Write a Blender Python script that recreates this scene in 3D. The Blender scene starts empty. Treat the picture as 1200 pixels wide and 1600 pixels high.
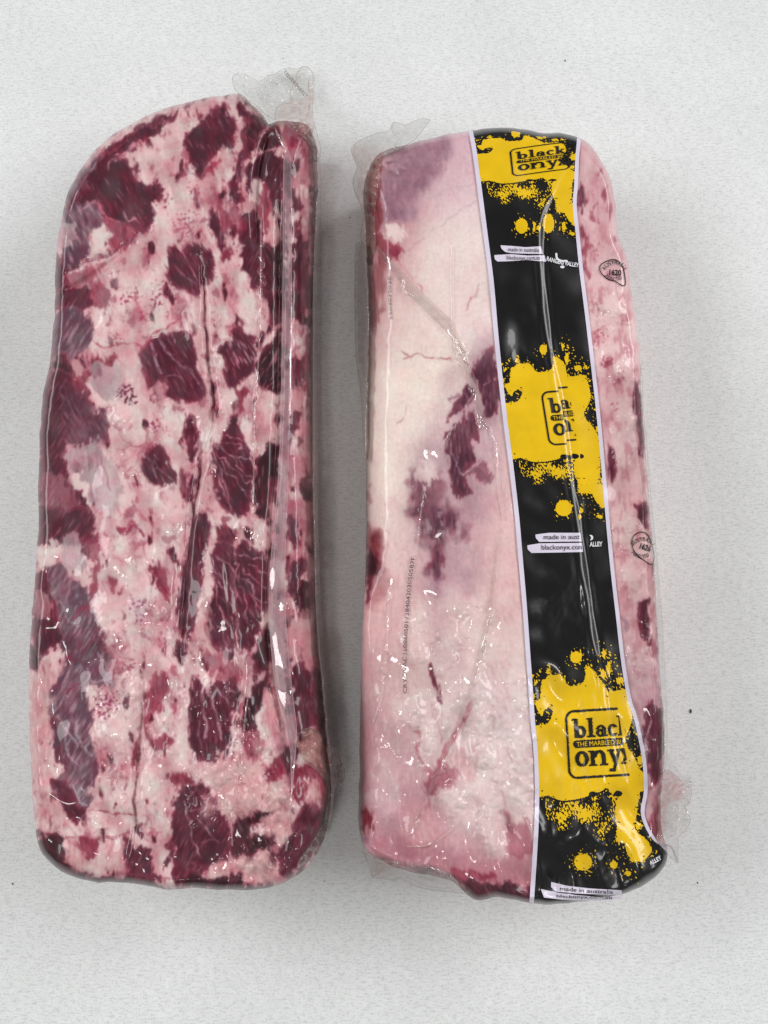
import bpy, math
import numpy as np
from mathutils import Vector

# ------------------------------------------------------------------ camera, world, lamps, exposure
scene = bpy.context.scene
FPX, SCALE, TILT = 1280.0, 2400.0, math.radians(8)     # focal length in photo pixels, photo pixels per metre, tilt
DIST = FPX / SCALE
CAM = np.array([0.0, -DIST * math.sin(TILT), DIST * math.cos(TILT)])
FWD = np.array([0.0, math.sin(TILT), -math.cos(TILT)])
UPV = np.array([0.0, math.cos(TILT), math.sin(TILT)])
cam_data = bpy.data.cameras.new('camera')
cam_data.sensor_fit = 'VERTICAL'
cam_data.angle = 2 * math.atan(800 / FPX)
cam_data.clip_start = 0.01
cam_data.clip_end = 50
cam = bpy.data.objects.new('camera', cam_data)
scene.collection.objects.link(cam)
cam.location = CAM
cam.rotation_euler = (TILT, 0, 0)
scene.camera = cam

world = bpy.data.worlds.new('World')
scene.world = world
world.use_nodes = True
wb = world.node_tree.nodes['Background']
# a white room lit all round; the photographer leaning over the worktop dims the part straight overhead
wn, wl = world.node_tree.nodes, world.node_tree.links
wtc = wn.new('ShaderNodeTexCoord'); wsep = wn.new('ShaderNodeSeparateXYZ'); wr = wn.new('ShaderNodeValToRGB')
wl.new(wtc.outputs['Generated'], wsep.inputs[0]); wl.new(wsep.outputs['Z'], wr.inputs[0])
wr.color_ramp.elements[0].position = 0.05; wr.color_ramp.elements[0].color = (0.28, 0.28, 0.28, 1)
wr.color_ramp.elements[1].position = 0.97; wr.color_ramp.elements[1].color = (0.42, 0.42, 0.42, 1)
for pos, v in ((0.38, 1.0), (0.72, 1.05), (0.88, 0.6)):
    e = wr.color_ramp.elements.new(pos); e.color = (v, v, v * 0.985, 1)
wl.new(wr.outputs[0], wb.inputs[0])
wb.inputs[1].default_value = 0.33

def area_lamp(name, loc, target, sx, sy, power, col=(1, 1, 1)):
    d = bpy.data.lights.new(name, 'AREA')
    d.shape = 'RECTANGLE'; d.size = sx; d.size_y = sy; d.energy = power; d.color = col
    o = bpy.data.objects.new(name, d)
    scene.collection.objects.link(o)
    o.location = loc
    o.rotation_euler = (Vector(target) - Vector(loc)).to_track_quat('-Z', 'Y').to_euler()
    return o
area_lamp('ceiling_lamp', (-0.35, -0.62, 2.0), (0, 0, 0), 0.30, 0.20, 8, (1, 0.985, 0.96))
area_lamp('added_side_lamp', (-2.5, 0.6, 1.65), (-0.1, 0.05, 0), 2.4, 1.0, 70, (0.99, 0.99, 1.0))  # unseen side lamps, added for relief shading and a darker gap between packs
area_lamp('added_side_lamp', (2.5, 0.8, 1.7), (0.1, 0.05, 0), 2.4, 1.0, 82, (0.99, 0.99, 1.0))
scene.view_settings.view_transform = 'Standard'
scene.view_settings.look = 'None'
scene.view_settings.gamma = 1
scene.view_settings.exposure = -0.17
scene.cycles.transparent_max_bounces = 24
scene.cycles.max_bounces = 10

# ------------------------------------------------------------------ helpers
rng = np.random.default_rng(7)
COL = scene.collection

def P(px, py, z):
    """photo pixel seen at height z above the worktop -> world point"""
    px = np.asarray(px, float); py = np.asarray(py, float); z = np.asarray(z, float)
    a = (px - 600) / FPX; b = (800 - py) / FPX
    rx = a; ry = FWD[1] + b * UPV[1]; rz = FWD[2] + b * UPV[2]
    t = (z - CAM[2]) / rz
    return np.stack([CAM[0] + rx * t, CAM[1] + ry * t, z + 0 * t], -1)

def s2l(c):
    c = np.asarray(c, float) / 255.0
    return np.where(c <= 0.04045, c / 12.92, ((c + 0.055) / 1.055) ** 2.4)

def sm(a, b, x):
    t = np.clip((x - a) / (b - a), 0, 1)
    return t * t * (3 - 2 * t)

def q(ox, oy, s, txt):
    """'x,y x,y' measured in an enlarged tile -> photo pixels"""
    return np.array([[ox + float(a) / s, oy + float(b) / s] for a, b in (p.split(',') for p in txt.split())])

def spline(pts, n=6, closed=True):
    pts = np.asarray(pts, float)
    m = len(pts)
    out = []
    for i in range(m if closed else m - 1):
        if closed:
            p0, p1, p2, p3 = pts[i - 1], pts[i], pts[(i + 1) % m], pts[(i + 2) % m]
        else:
            p0, p1, p2, p3 = pts[max(i - 1, 0)], pts[i], pts[i + 1], pts[min(i + 2, m - 1)]
        for k in range(n):
            t = k / n
            out.append(0.5 * (2 * p1 + (p2 - p0) * t + (2 * p0 - 5 * p1 + 4 * p2 - p3) * t * t + (3 * p1 - p0 - 3 * p2 + p3) * t ** 3))
    if not closed:
        out.append(pts[-1])
    return np.array(out)

def sdf_poly(X, Y, poly):
    """signed distance to a closed polygon, negative inside"""
    d = np.full(X.shape, 1e18); ins = np.zeros(X.shape, bool)
    n = len(poly)
    for i in range(n):
        ax, ay = poly[i]; bx, by = poly[(i + 1) % n]
        ex, ey = bx - ax, by - ay
        L = ex * ex + ey * ey
        if L < 1e-9: continue
        wx, wy = X - ax, Y - ay
        t = np.clip((wx * ex + wy * ey) / L, 0, 1)
        np.minimum(d, (wx - ex * t) ** 2 + (wy - ey * t) ** 2, out=d)
        if ay != by:
            c = ((ay > Y) != (by > Y)) & (X < ex * (Y - ay) / ey + ax)
            ins ^= c
    d = np.sqrt(d)
    return np.where(ins, -d, d)

def dist_line(X, Y, pts):
    d = np.full(X.shape, 1e18); side = np.zeros(X.shape); along = np.zeros(X.shape)
    acc = 0.0
    for i in range(len(pts) - 1):
        ax, ay = pts[i]; bx, by = pts[i + 1]
        ex, ey = bx - ax, by - ay
        L = ex * ex + ey * ey + 1e-12
        wx, wy = X - ax, Y - ay
        t = np.clip((wx * ex + wy * ey) / L, 0, 1)
        dd = (wx - ex * t) ** 2 + (wy - ey * t) ** 2
        m = dd < d
        d = np.where(m, dd, d); side = np.where(m, np.sign(wx * ey - wy * ex), side); along = np.where(m, acc + t * L ** .5, along)
        acc += L ** .5
    return np.sqrt(d), side, along / acc

class Raster:
    """a map in photo pixels for one pack: colour, relief"""
    def __init__(s, x0, y0, x1, y1, seed):
        s.x0, s.y0, s.w, s.h = x0, y0, x1 - x0 + 1, y1 - y0 + 1
        s.X, s.Y = np.meshgrid(np.arange(s.w) + x0 * 1.0, np.arange(s.h) + y0 * 1.0)
        s.rng = np.random.default_rng(seed)
        fy = np.fft.fftfreq(s.h)[:, None]; fx = np.fft.rfftfreq(s.w)[None, :]
        s.fx, s.fy = fx, fy
        s.col = np.zeros((s.h, s.w, 3)); s.z = np.zeros((s.h, s.w))
    def noise(s, wave, aspect=1.0, ang=0.0, bw=0.6):
        """band-limited noise, unit deviation; aspect > 1 stretches along ang (degrees from x, y down)"""
        a = math.radians(ang)
        u = s.fx * math.cos(a) + s.fy * math.sin(a); v = -s.fx * math.sin(a) + s.fy * math.cos(a)
        k = np.sqrt((u * aspect) ** 2 + v ** 2) * wave
        f = np.exp(-((k - 1) / bw) ** 2) * (k > 0)
        n = np.fft.irfft2(np.fft.rfft2(s.rng.standard_normal((s.h, s.w))) * f, s=(s.h, s.w))
        return n / n.std()
    def fbm(s, wave, octs=4, gain=0.55, **kw):
        t = 0; a = 1.0; tot = 0
        for i in range(octs):
            t = t + a * s.noise(wave / 2 ** i, **kw); tot += a * a; a *= gain
        return t / tot ** .5
    def sub(s, pts, pad):
        x0 = max(int(pts[:, 0].min() - pad) - s.x0, 0); x1 = min(int(pts[:, 0].max() + pad) - s.x0 + 1, s.w)
        y0 = max(int(pts[:, 1].min() - pad) - s.y0, 0); y1 = min(int(pts[:, 1].max() + pad) - s.y0 + 1, s.h)
        return slice(y0, max(y1, y0)), slice(x0, max(x1, x0))
    def samp(s, A, px, py):
        fx = np.clip(px - s.x0, 0, s.w - 1.001); fy = np.clip(py - s.y0, 0, s.h - 1.001)
        i = fy.astype(int); j = fx.astype(int); u = fx - j; v = fy - i
        if A.ndim == 3: u = u[..., None]; v = v[..., None]
        return (A[i, j] * (1 - u) + A[i, j + 1] * u) * (1 - v) + (A[i + 1, j] * (1 - u) + A[i + 1, j + 1] * u) * v

def blur(A, r):
    h, w = A.shape
    p = int(3 * r)
    B = np.pad(A, p, mode='edge')
    fy = np.fft.fftfreq(B.shape[0])[:, None]; fx = np.fft.rfftfreq(B.shape[1])[None, :]
    g = np.exp(-2 * (math.pi * r) ** 2 * (fx ** 2 + fy ** 2))
    return np.fft.irfft2(np.fft.rfft2(B) * g, s=B.shape)[p:p + h, p:p + w]

def contour(F, x0, y0, x1, y1, step):
    """clip a grid of photo pixels to F(x, y) < 0 (marching squares); returns px, py, list of (faces, sides)"""
    nx = max(int(round((x1 - x0) / step)), 2); ny = max(int(round((y1 - y0) / step)), 2)
    X, Y = np.meshgrid(np.linspace(x0, x1, nx + 1), np.linspace(y0, y1, ny + 1))
    S = F(X, Y) if callable(F) else F
    S = np.where(np.abs(S) < 1e-9, 1e-9, S)
    I = S < 0
    idx = np.arange(X.size).reshape(X.shape)
    vx = [X.ravel()]; vy = [Y.ravel()]; n = X.size
    def cross(a, b):
        t = S[a] / (S[a] - S[b])
        t = np.clip(t, 0.02, 0.98)
        return X[a] + (X[b] - X[a]) * t, Y[a] + (Y[b] - Y[a]) * t
    full = (slice(None), slice(None))
    hm = I[:, :-1] != I[:, 1:]; hid = np.full(hm.shape, -1); hid[hm] = n + np.arange(hm.sum())
    ii, jj = np.nonzero(hm); cx, cy = cross((ii, jj), (ii, jj + 1)); vx.append(cx); vy.append(cy); n += len(cx)
    vm = I[:-1, :] != I[1:, :]; vid = np.full(vm.shape, -1); vid[vm] = n + np.arange(vm.sum())
    ii, jj = np.nonzero(vm); cx, cy = cross((ii, jj), (ii + 1, jj)); vx.append(cx); vy.append(cy); n += len(cx)
    C = [idx[:-1, :-1], idx[:-1, 1:], idx[1:, 1:], idx[1:, :-1]]
    B = [I[:-1, :-1], I[:-1, 1:], I[1:, 1:], I[1:, :-1]]
    E = [hid[:-1, :], vid[:, 1:], hid[1:, :], vid[:, :-1]]
    case = B[0] * 1 + B[1] * 2 + B[2] * 4 + B[3] * 8
    polys = []
    for c in range(1, 16):
        m = case == c
        if not m.any(): continue
        lst = []
        for k in range(4):
            if c >> k & 1: lst.append(C[k][m])
            if (c >> k & 1) != (c >> ((k + 1) % 4) & 1): lst.append(E[k][m])
        polys.append(np.stack(lst[::-1], 1))
    vx = np.concatenate(vx); vy = np.concatenate(vy)
    used = np.zeros(len(vx), bool)
    for p in polys: used[p.ravel()] = True
    remap = np.cumsum(used) - 1
    return vx[used], vy[used], [remap[p] for p in polys]

def mesh_obj(name, co, polys, mat, parent=None, smooth=True, attrs=None):
    me = bpy.data.meshes.new(name)
    nl = sum(p.size for p in polys); npoly = sum(len(p) for p in polys)
    me.vertices.add(len(co)); me.vertices.foreach_set('co', np.ascontiguousarray(co, np.float32).ravel())
    me.loops.add(nl); me.polygons.add(npoly)
    li = np.concatenate([p.ravel() for p in polys]).astype(np.int32)
    sizes = np.concatenate([np.full(len(p), p.shape[1]) for p in polys])
    st = np.concatenate([[0], np.cumsum(sizes)[:-1]]).astype(np.int32)
    me.loops.foreach_set('vertex_index', li)
    me.polygons.foreach_set('loop_start', st)
    me.polygons.foreach_set('use_smooth', np.full(npoly, smooth))
    me.update(calc_edges=True); me.validate()
    for k, v in (attrs or {}).items():
        if v.ndim == 2:
            a = me.attributes.new(k, 'FLOAT_COLOR', 'POINT')
            a.data.foreach_set('color', np.concatenate([v, np.ones((len(v), 1))], 1).astype(np.float32).ravel())
        else:
            a = me.attributes.new(k, 'FLOAT', 'POINT')
            a.data.foreach_set('value', v.astype(np.float32))
    me.materials.append(mat)
    o = bpy.data.objects.new(name, me)
    COL.objects.link(o)
    o.parent = parent
    if parent is not None and parent.type == 'EMPTY':
        o.matrix_parent_inverse = parent.matrix_world.inverted()
    return o

def boundary(polys):
    e = np.concatenate([np.stack([p, np.roll(p, -1, 1)], -1).reshape(-1, 2) for p in polys])
    key = np.sort(e, 1); k = key[:, 0].astype(np.int64) * 10 ** 8 + key[:, 1]
    u, inv, cnt = np.unique(k, return_inverse=True, return_counts=True)
    return e[cnt[inv] == 1]

# ------------------------------------------------------------------ materials
def new_mat(name):
    m = bpy.data.materials.new(name); m.use_nodes = True
    return m, m.node_tree.nodes, m.node_tree.links

def noise_node(N, L, scale, detail=4, vec=None, rough=0.6):
    n = N.new('ShaderNodeTexNoise'); n.inputs['Scale'].default_value = scale; n.inputs['Detail'].default_value = detail
    n.inputs['Roughness'].default_value = rough
    if vec is not None: L.new(vec, n.inputs['Vector'])
    return n

def mat_packed_meat():
    """meat and fat seen through clinging bag film: colour per point, fine grain, wrinkled clear coat"""
    m, N, L = new_mat('meat_under_film')
    b = N['Principled BSDF']
    at = N.new('ShaderNodeAttribute'); at.attribute_name = 'tissue'
    tc = N.new('ShaderNodeTexCoord')
    n1 = noise_node(N, L, 420, 5, tc.outputs['Object'])
    mr = N.new('ShaderNodeMapRange'); mr.inputs[3].default_value = 0.92; mr.inputs[4].default_value = 1.07
    mr.inputs[1].default_value = 0.3; mr.inputs[2].default_value = 0.7
    L.new(n1.outputs[0], mr.inputs[0])
    mx = N.new('ShaderNodeVectorMath'); mx.operation = 'SCALE'
    L.new(at.outputs['Color'], mx.inputs[0]); L.new(mr.outputs[0], mx.inputs['Scale'])
    L.new(mx.outputs[0], b.inputs['Base Color'])
    b.inputs['Roughness'].default_value = 0.5
    b.inputs['Specular IOR Level'].default_value = 0.25
    b.inputs['Coat Weight'].default_value = 0.5
    b.inputs['Coat Roughness'].default_value = 0.06
    b.inputs['Coat IOR'].default_value = 1.47
    n2 = noise_node(N, L, 110, 2, tc.outputs['Object'])
    bp = N.new('ShaderNodeBump'); bp.inputs['Strength'].default_value = 0.05; bp.inputs['Distance'].default_value = 0.001
    L.new(n2.outputs[0], bp.inputs['Height']); L.new(bp.outputs[0], b.inputs['Coat Normal'])
    bp2 = N.new('ShaderNodeBump'); bp2.inputs['Strength'].default_value = 0.06; bp2.inputs['Distance'].default_value = 0.0005
    L.new(n1.outputs[0], bp2.inputs['Height']); L.new(bp2.outputs[0], b.inputs['Normal'])
    return m

def mat_film():
    """clear bag film, partly clouded and stained"""
    m, N, L = new_mat('clear_bag_film')
    N.remove(N['Principled BSDF'])
    out = N['Material Output']
    at = N.new('ShaderNodeAttribute'); at.attribute_name = 'tint'
    mk = N.new('ShaderNodeAttribute'); mk.attribute_name = 'cloud'
    tr = N.new('ShaderNodeBsdfTransparent'); tr.inputs[0].default_value = (0.985, 0.985, 0.98, 1)
    df = N.new('ShaderNodeBsdfDiffuse'); L.new(at.outputs['Color'], df.inputs[0])
    tl = N.new('ShaderNodeBsdfTranslucent'); L.new(at.outputs['Color'], tl.inputs[0])
    m0 = N.new('ShaderNodeMixShader'); m0.inputs[0].default_value = 0.45
    L.new(df.outputs[0], m0.inputs[1]); L.new(tl.outputs[0], m0.inputs[2])
    m1 = N.new('ShaderNodeMixShader'); L.new(mk.outputs['Fac'], m1.inputs[0]); L.new(tr.outputs[0], m1.inputs[1]); L.new(m0.outputs[0], m1.inputs[2])
    gl = N.new('ShaderNodeBsdfGlossy'); gl.inputs['Roughness'].default_value = 0.07
    tc = N.new('ShaderNodeTexCoord')
    n2 = noise_node(N, L, 220, 3, tc.outputs['Object'])
    bp = N.new('ShaderNodeBump'); bp.inputs['Strength'].default_value = 0.04; bp.inputs['Distance'].default_value = 0.001
    L.new(n2.outputs[0], bp.inputs['Height']); L.new(bp.outputs[0], gl.inputs['Normal'])
    fr = N.new('ShaderNodeLayerWeight'); fr.inputs[0].default_value = 0.18
    mm = N.new('ShaderNodeMath'); mm.operation = 'MULTIPLY_ADD'; mm.inputs[1].default_value = 0.5; mm.inputs[2].default_value = 0.07
    L.new(fr.outputs['Facing'], mm.inputs[0])
    m2 = N.new('ShaderNodeMixShader'); L.new(mm.outputs[0], m2.inputs[0]); L.new(m1.outputs[0], m2.inputs[1]); L.new(gl.outputs[0], m2.inputs[2])
    L.new(m2.outputs[0], out.inputs[0])
    return m

def mat_print(name, rgb, rough=0.28, coat=0.5, var=0.1, attr=None):
    m, N, L = new_mat(name)
    b = N['Principled BSDF']
    tc = N.new('ShaderNodeTexCoord')
    n = noise_node(N, L, 60, 4, tc.outputs['Object'])
    mr = N.new('ShaderNodeMapRange'); mr.inputs[1].default_value = 0.3; mr.inputs[2].default_value = 0.7
    mr.inputs[3].default_value = 1 - var; mr.inputs[4].default_value = 1 + var
    L.new(n.outputs[0], mr.inputs[0])
    mx = N.new('ShaderNodeVectorMath'); mx.operation = 'SCALE'
    mx.inputs[0].default_value = tuple(s2l(rgb))
    L.new(mr.outputs[0], mx.inputs['Scale']); L.new(mx.outputs[0], b.inputs['Base Color'])
    b.inputs['Roughness'].default_value = rough
    b.inputs['Specular IOR Level'].default_value = 0.3
    b.inputs['Coat Weight'].default_value = coat; b.inputs['Coat Roughness'].default_value = 0.1
    n2 = noise_node(N, L, 110, 2, tc.outputs['Object'])
    bp = N.new('ShaderNodeBump'); bp.inputs['Strength'].default_value = 0.10; bp.inputs['Distance'].default_value = 0.0012
    L.new(n2.outputs[0], bp.inputs['Height']); L.new(bp.outputs[0], b.inputs['Normal']); L.new(bp.outputs[0], b.inputs['Coat Normal'])
    return m

def mat_worktop():
    m, N, L = new_mat('pale_fibrous_worktop')
    b = N['Principled BSDF']
    tc = N.new('ShaderNodeTexCoord')
    mp = N.new('ShaderNodeMapping'); mp.inputs['Scale'].default_value = (0.3, 1, 1); mp.inputs['Rotation'].default_value = (0, 0, math.radians(-6))
    L.new(tc.outputs['Object'], mp.inputs[0])
    streak = noise_node(N, L, 850, 4, mp.outputs[0], 0.6)
    fib = noise_node(N, L, 760, 4, tc.outputs['Object'], 0.7)
    big = noise_node(N, L, 9, 3, tc.outputs['Object'])
    # fibre strength is larger towards the rubbed near end of the sheet
    a = N.new('ShaderNodeMath'); a.operation = 'ADD'; L.new(streak.outputs[0], a.inputs[0]); L.new(fib.outputs[0], a.inputs[1])
    r = N.new('ShaderNodeValToRGB')
    r.color_ramp.elements[0].position = 0.55; r.color_ramp.elements[0].color = (*(s2l((190, 192, 191))), 1)
    r.color_ramp.elements[1].position = 1.05 - 0.05; r.color_ramp.elements[1].color = (*(s2l((222, 224, 223))), 1)
    e = r.color_ramp.elements.new(0.9); e.color = (*(s2l((208, 210, 209))), 1)
    L.new(a.outputs[0], r.inputs[0])
    mr = N.new('ShaderNodeMapRange'); mr.inputs[1].default_value = 0.3; mr.inputs[2].default_value = 0.7; mr.inputs[3].default_value = 0.95; mr.inputs[4].default_value = 1.04
    L.new(big.outputs[0], mr.inputs[0])
    blotch = noise_node(N, L, 170, 4, tc.outputs['Object'], 0.65)
    mb = N.new('ShaderNodeMapRange'); mb.inputs[1].default_value = 0.3; mb.inputs[2].default_value = 0.7; mb.inputs[3].default_value = 0.95; mb.inputs[4].default_value = 1.04
    L.new(blotch.outputs[0], mb.inputs[0])
    mm = N.new('ShaderNodeMath'); mm.operation = 'MULTIPLY'; L.new(mr.outputs[0], mm.inputs[0]); L.new(mb.outputs[0], mm.inputs[1])
    mx = N.new('ShaderNodeVectorMath'); mx.operation = 'SCALE'; L.new(r.outputs[0], mx.inputs[0]); L.new(mm.outputs[0], mx.inputs['Scale'])
    L.new(mx.outputs[0], b.inputs['Base Color'])
    b.inputs['Roughness'].default_value = 0.62; b.inputs['Specular IOR Level'].default_value = 0.25
    bp = N.new('ShaderNodeBump'); bp.inputs['Strength'].default_value = 0.18; bp.inputs['Distance'].default_value = 0.0006
    L.new(a.outputs[0], bp.inputs['Height']); L.new(bp.outputs[0], b.inputs['Normal'])
    return m

M_MEAT = mat_packed_meat(); M_FILM = mat_film(); M_TOP = mat_worktop()
M_BLACK = mat_print('black_print', (15, 15, 17), 0.35, 0.4, 0.15)
M_YELLOW = mat_print('yellow_print', (226, 184, 14), 0.35, 0.4, 0.08)
M_LILAC = mat_print('lilac_white_print', (214, 206, 222), 0.4, 0.4, 0.04)
M_INK = mat_print('dark_ink', (26, 22, 14), 0.4, 0.3, 0.2)
M_STAMP = mat_print('stamp_ink', (34, 24, 30), 0.4, 0.3, 0.2)
M_CODE = mat_print('faded_code_ink', (78, 60, 66), 0.4, 0.3, 0.2)
M_WHITE = mat_print('white_print', (222, 222, 226), 0.4, 0.3, 0.05)
M_CRUMB = mat_print('brown_crumb', (70, 52, 44), 0.8, 0.0, 0.3)

# ------------------------------------------------------------------ the worktop
top_co = np.array([[-1.1, -1.1, 0], [1.1, -1.1, 0], [1.1, 1.1, 0], [-1.1, 1.1, 0], [-1.1, -1.1, -0.03], [1.1, -1.1, -0.03], [1.1, 1.1, -0.03], [-1.1, 1.1, -0.03]])
worktop = mesh_obj('worktop', top_co, [np.array([[0, 1, 2, 3], [0, 4, 5, 1], [1, 5, 6, 2], [2, 6, 7, 3], [3, 7, 4, 0], [7, 6, 5, 4]])], M_TOP, smooth=False)
worktop['kind'] = 'structure'
worktop['label'] = 'pale grey white worktop with fine fibrous streaks'

def empty(name, px, py, label, cat, group=None):
    e = bpy.data.objects.new(name, None); COL.objects.link(e)
    e.empty_display_size = 0.05
    e.location = P(px, py, 0.0)
    e['label'] = label; e['category'] = cat
    if group: e['group'] = group
    bpy.context.view_layer.update()
    return e

# ------------------------------------------------------------------ pack body: relief, then painting
NADIR = (600.0, 800 + FPX * math.tan(TILT))

def pack_relief(R, outline, height, round_px, bulge):
    poly = spline(outline, 4)
    cx, cy = np.meshgrid(np.arange(R.x0, R.x0 + R.w + 2, 2.0), np.arange(R.y0, R.y0 + R.h + 2, 2.0))
    s = sdf_poly(cx, cy, poly)
    fx = (R.X - R.x0) / 2; fy = (R.Y - R.y0) / 2
    i = np.clip(fy.astype(int), 0, s.shape[0] - 2); j = np.clip(fx.astype(int), 0, s.shape[1] - 2); u = fx - j; v = fy - i
    S = (s[i, j] * (1 - u) + s[i, j + 1] * u) * (1 - v) + (s[i + 1, j] * (1 - u) + s[i + 1, j + 1] * u) * v
    S = S + 0.4 * R.noise(40)
    R.S = S
    gy, gx = np.gradient(blur(S, 8))
    rx = R.X - NADIR[0]; ry = R.Y - NADIR[1]; rl = np.hypot(rx, ry) + 1
    c = (gx * rx + gy * ry) / rl / (np.hypot(gx, gy) + 1e-6)
    zb = height * (0.06 + 0.72 * sm(-0.15, 0.7, c))
    zb = blur(zb, 6)
    d = np.clip(-S, 0, None)
    rp = blur(round_px * (1 - 0.66 * sm(-0.1, 0.6, c)), 8)
    t = 1 - np.clip(d / rp, 0, 1)
    prof = np.sqrt(np.clip(1 - t ** 2.4, 0, 1))
    R.edge = np.clip(d / 18, 0, 1)
    R.z = zb + (height * bulge - zb) * prof
    dome = blur(np.clip(d / 150, 0, 1), 30)
    R.z += 0.0025 * (dome - 0.55) * np.clip(d / 40, 0, 1) * (1 - t ** 2)
    return R

def lay_body(R, name, parent, step=1.25):
    px, py, polys = contour(lambda X, Y: R.samp(R.S, X, Y), R.x0 + 1, R.y0 + 1, R.x0 + R.w - 2, R.y0 + R.h - 2, step)
    z = R.samp(R.z, px, py)
    co = P(px, py, z); col = R.samp(R.col, px, py)
    e = boundary(polys)
    bi = np.unique(e); n0 = len(co)
    pos = np.full(n0, -1); pos[bi] = np.arange(len(bi))
    rings = [co]; cols = [col]; cur = bi; extra = []
    ctr = co.mean(0)
    gy, gx = np.gradient(blur(R.S, 6))
    bx, by = px[bi], py[bi]
    ux = R.samp(gx, bx, by); uy = R.samp(gy, bx, by); ul = np.hypot(ux, uy) + 1e-6; ux /= ul; uy /= ul
    for k, f in enumerate((0.92, 0.84, 0.75, 0.65, 0.55, 0.44, 0.33, 0.22, 0.11, 0.02)):
        inset = 0.0005 + 0.003 * (1 - f) ** 3
        c2 = co[bi].copy()
        dirv = ctr[None] - c2; dirv[:, 2] = 0; dirv /= np.linalg.norm(dirv, axis=1)[:, None]
        c2 += dirv * inset; c2[:, 2] *= f
        down = (1 - f) * z[bi] * SCALE * 0.8          # the tissue pattern carries on down the side
        rings.append(c2); cols.append(R.samp(R.col, bx - ux * down, by - uy * down))
        nxt = n0 + k * len(bi) + np.arange(len(bi))
        a = cur[pos[e[:, 0]]]; b = cur[pos[e[:, 1]]]; a2 = nxt[pos[e[:, 0]]]; b2 = nxt[pos[e[:, 1]]]
        extra.append(np.stack([b, a, a2, b2], 1))
        cur = nxt
    return mesh_obj(name, np.concatenate(rings), polys + extra, M_MEAT, parent, attrs={'tissue': np.concatenate(cols)})

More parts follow.
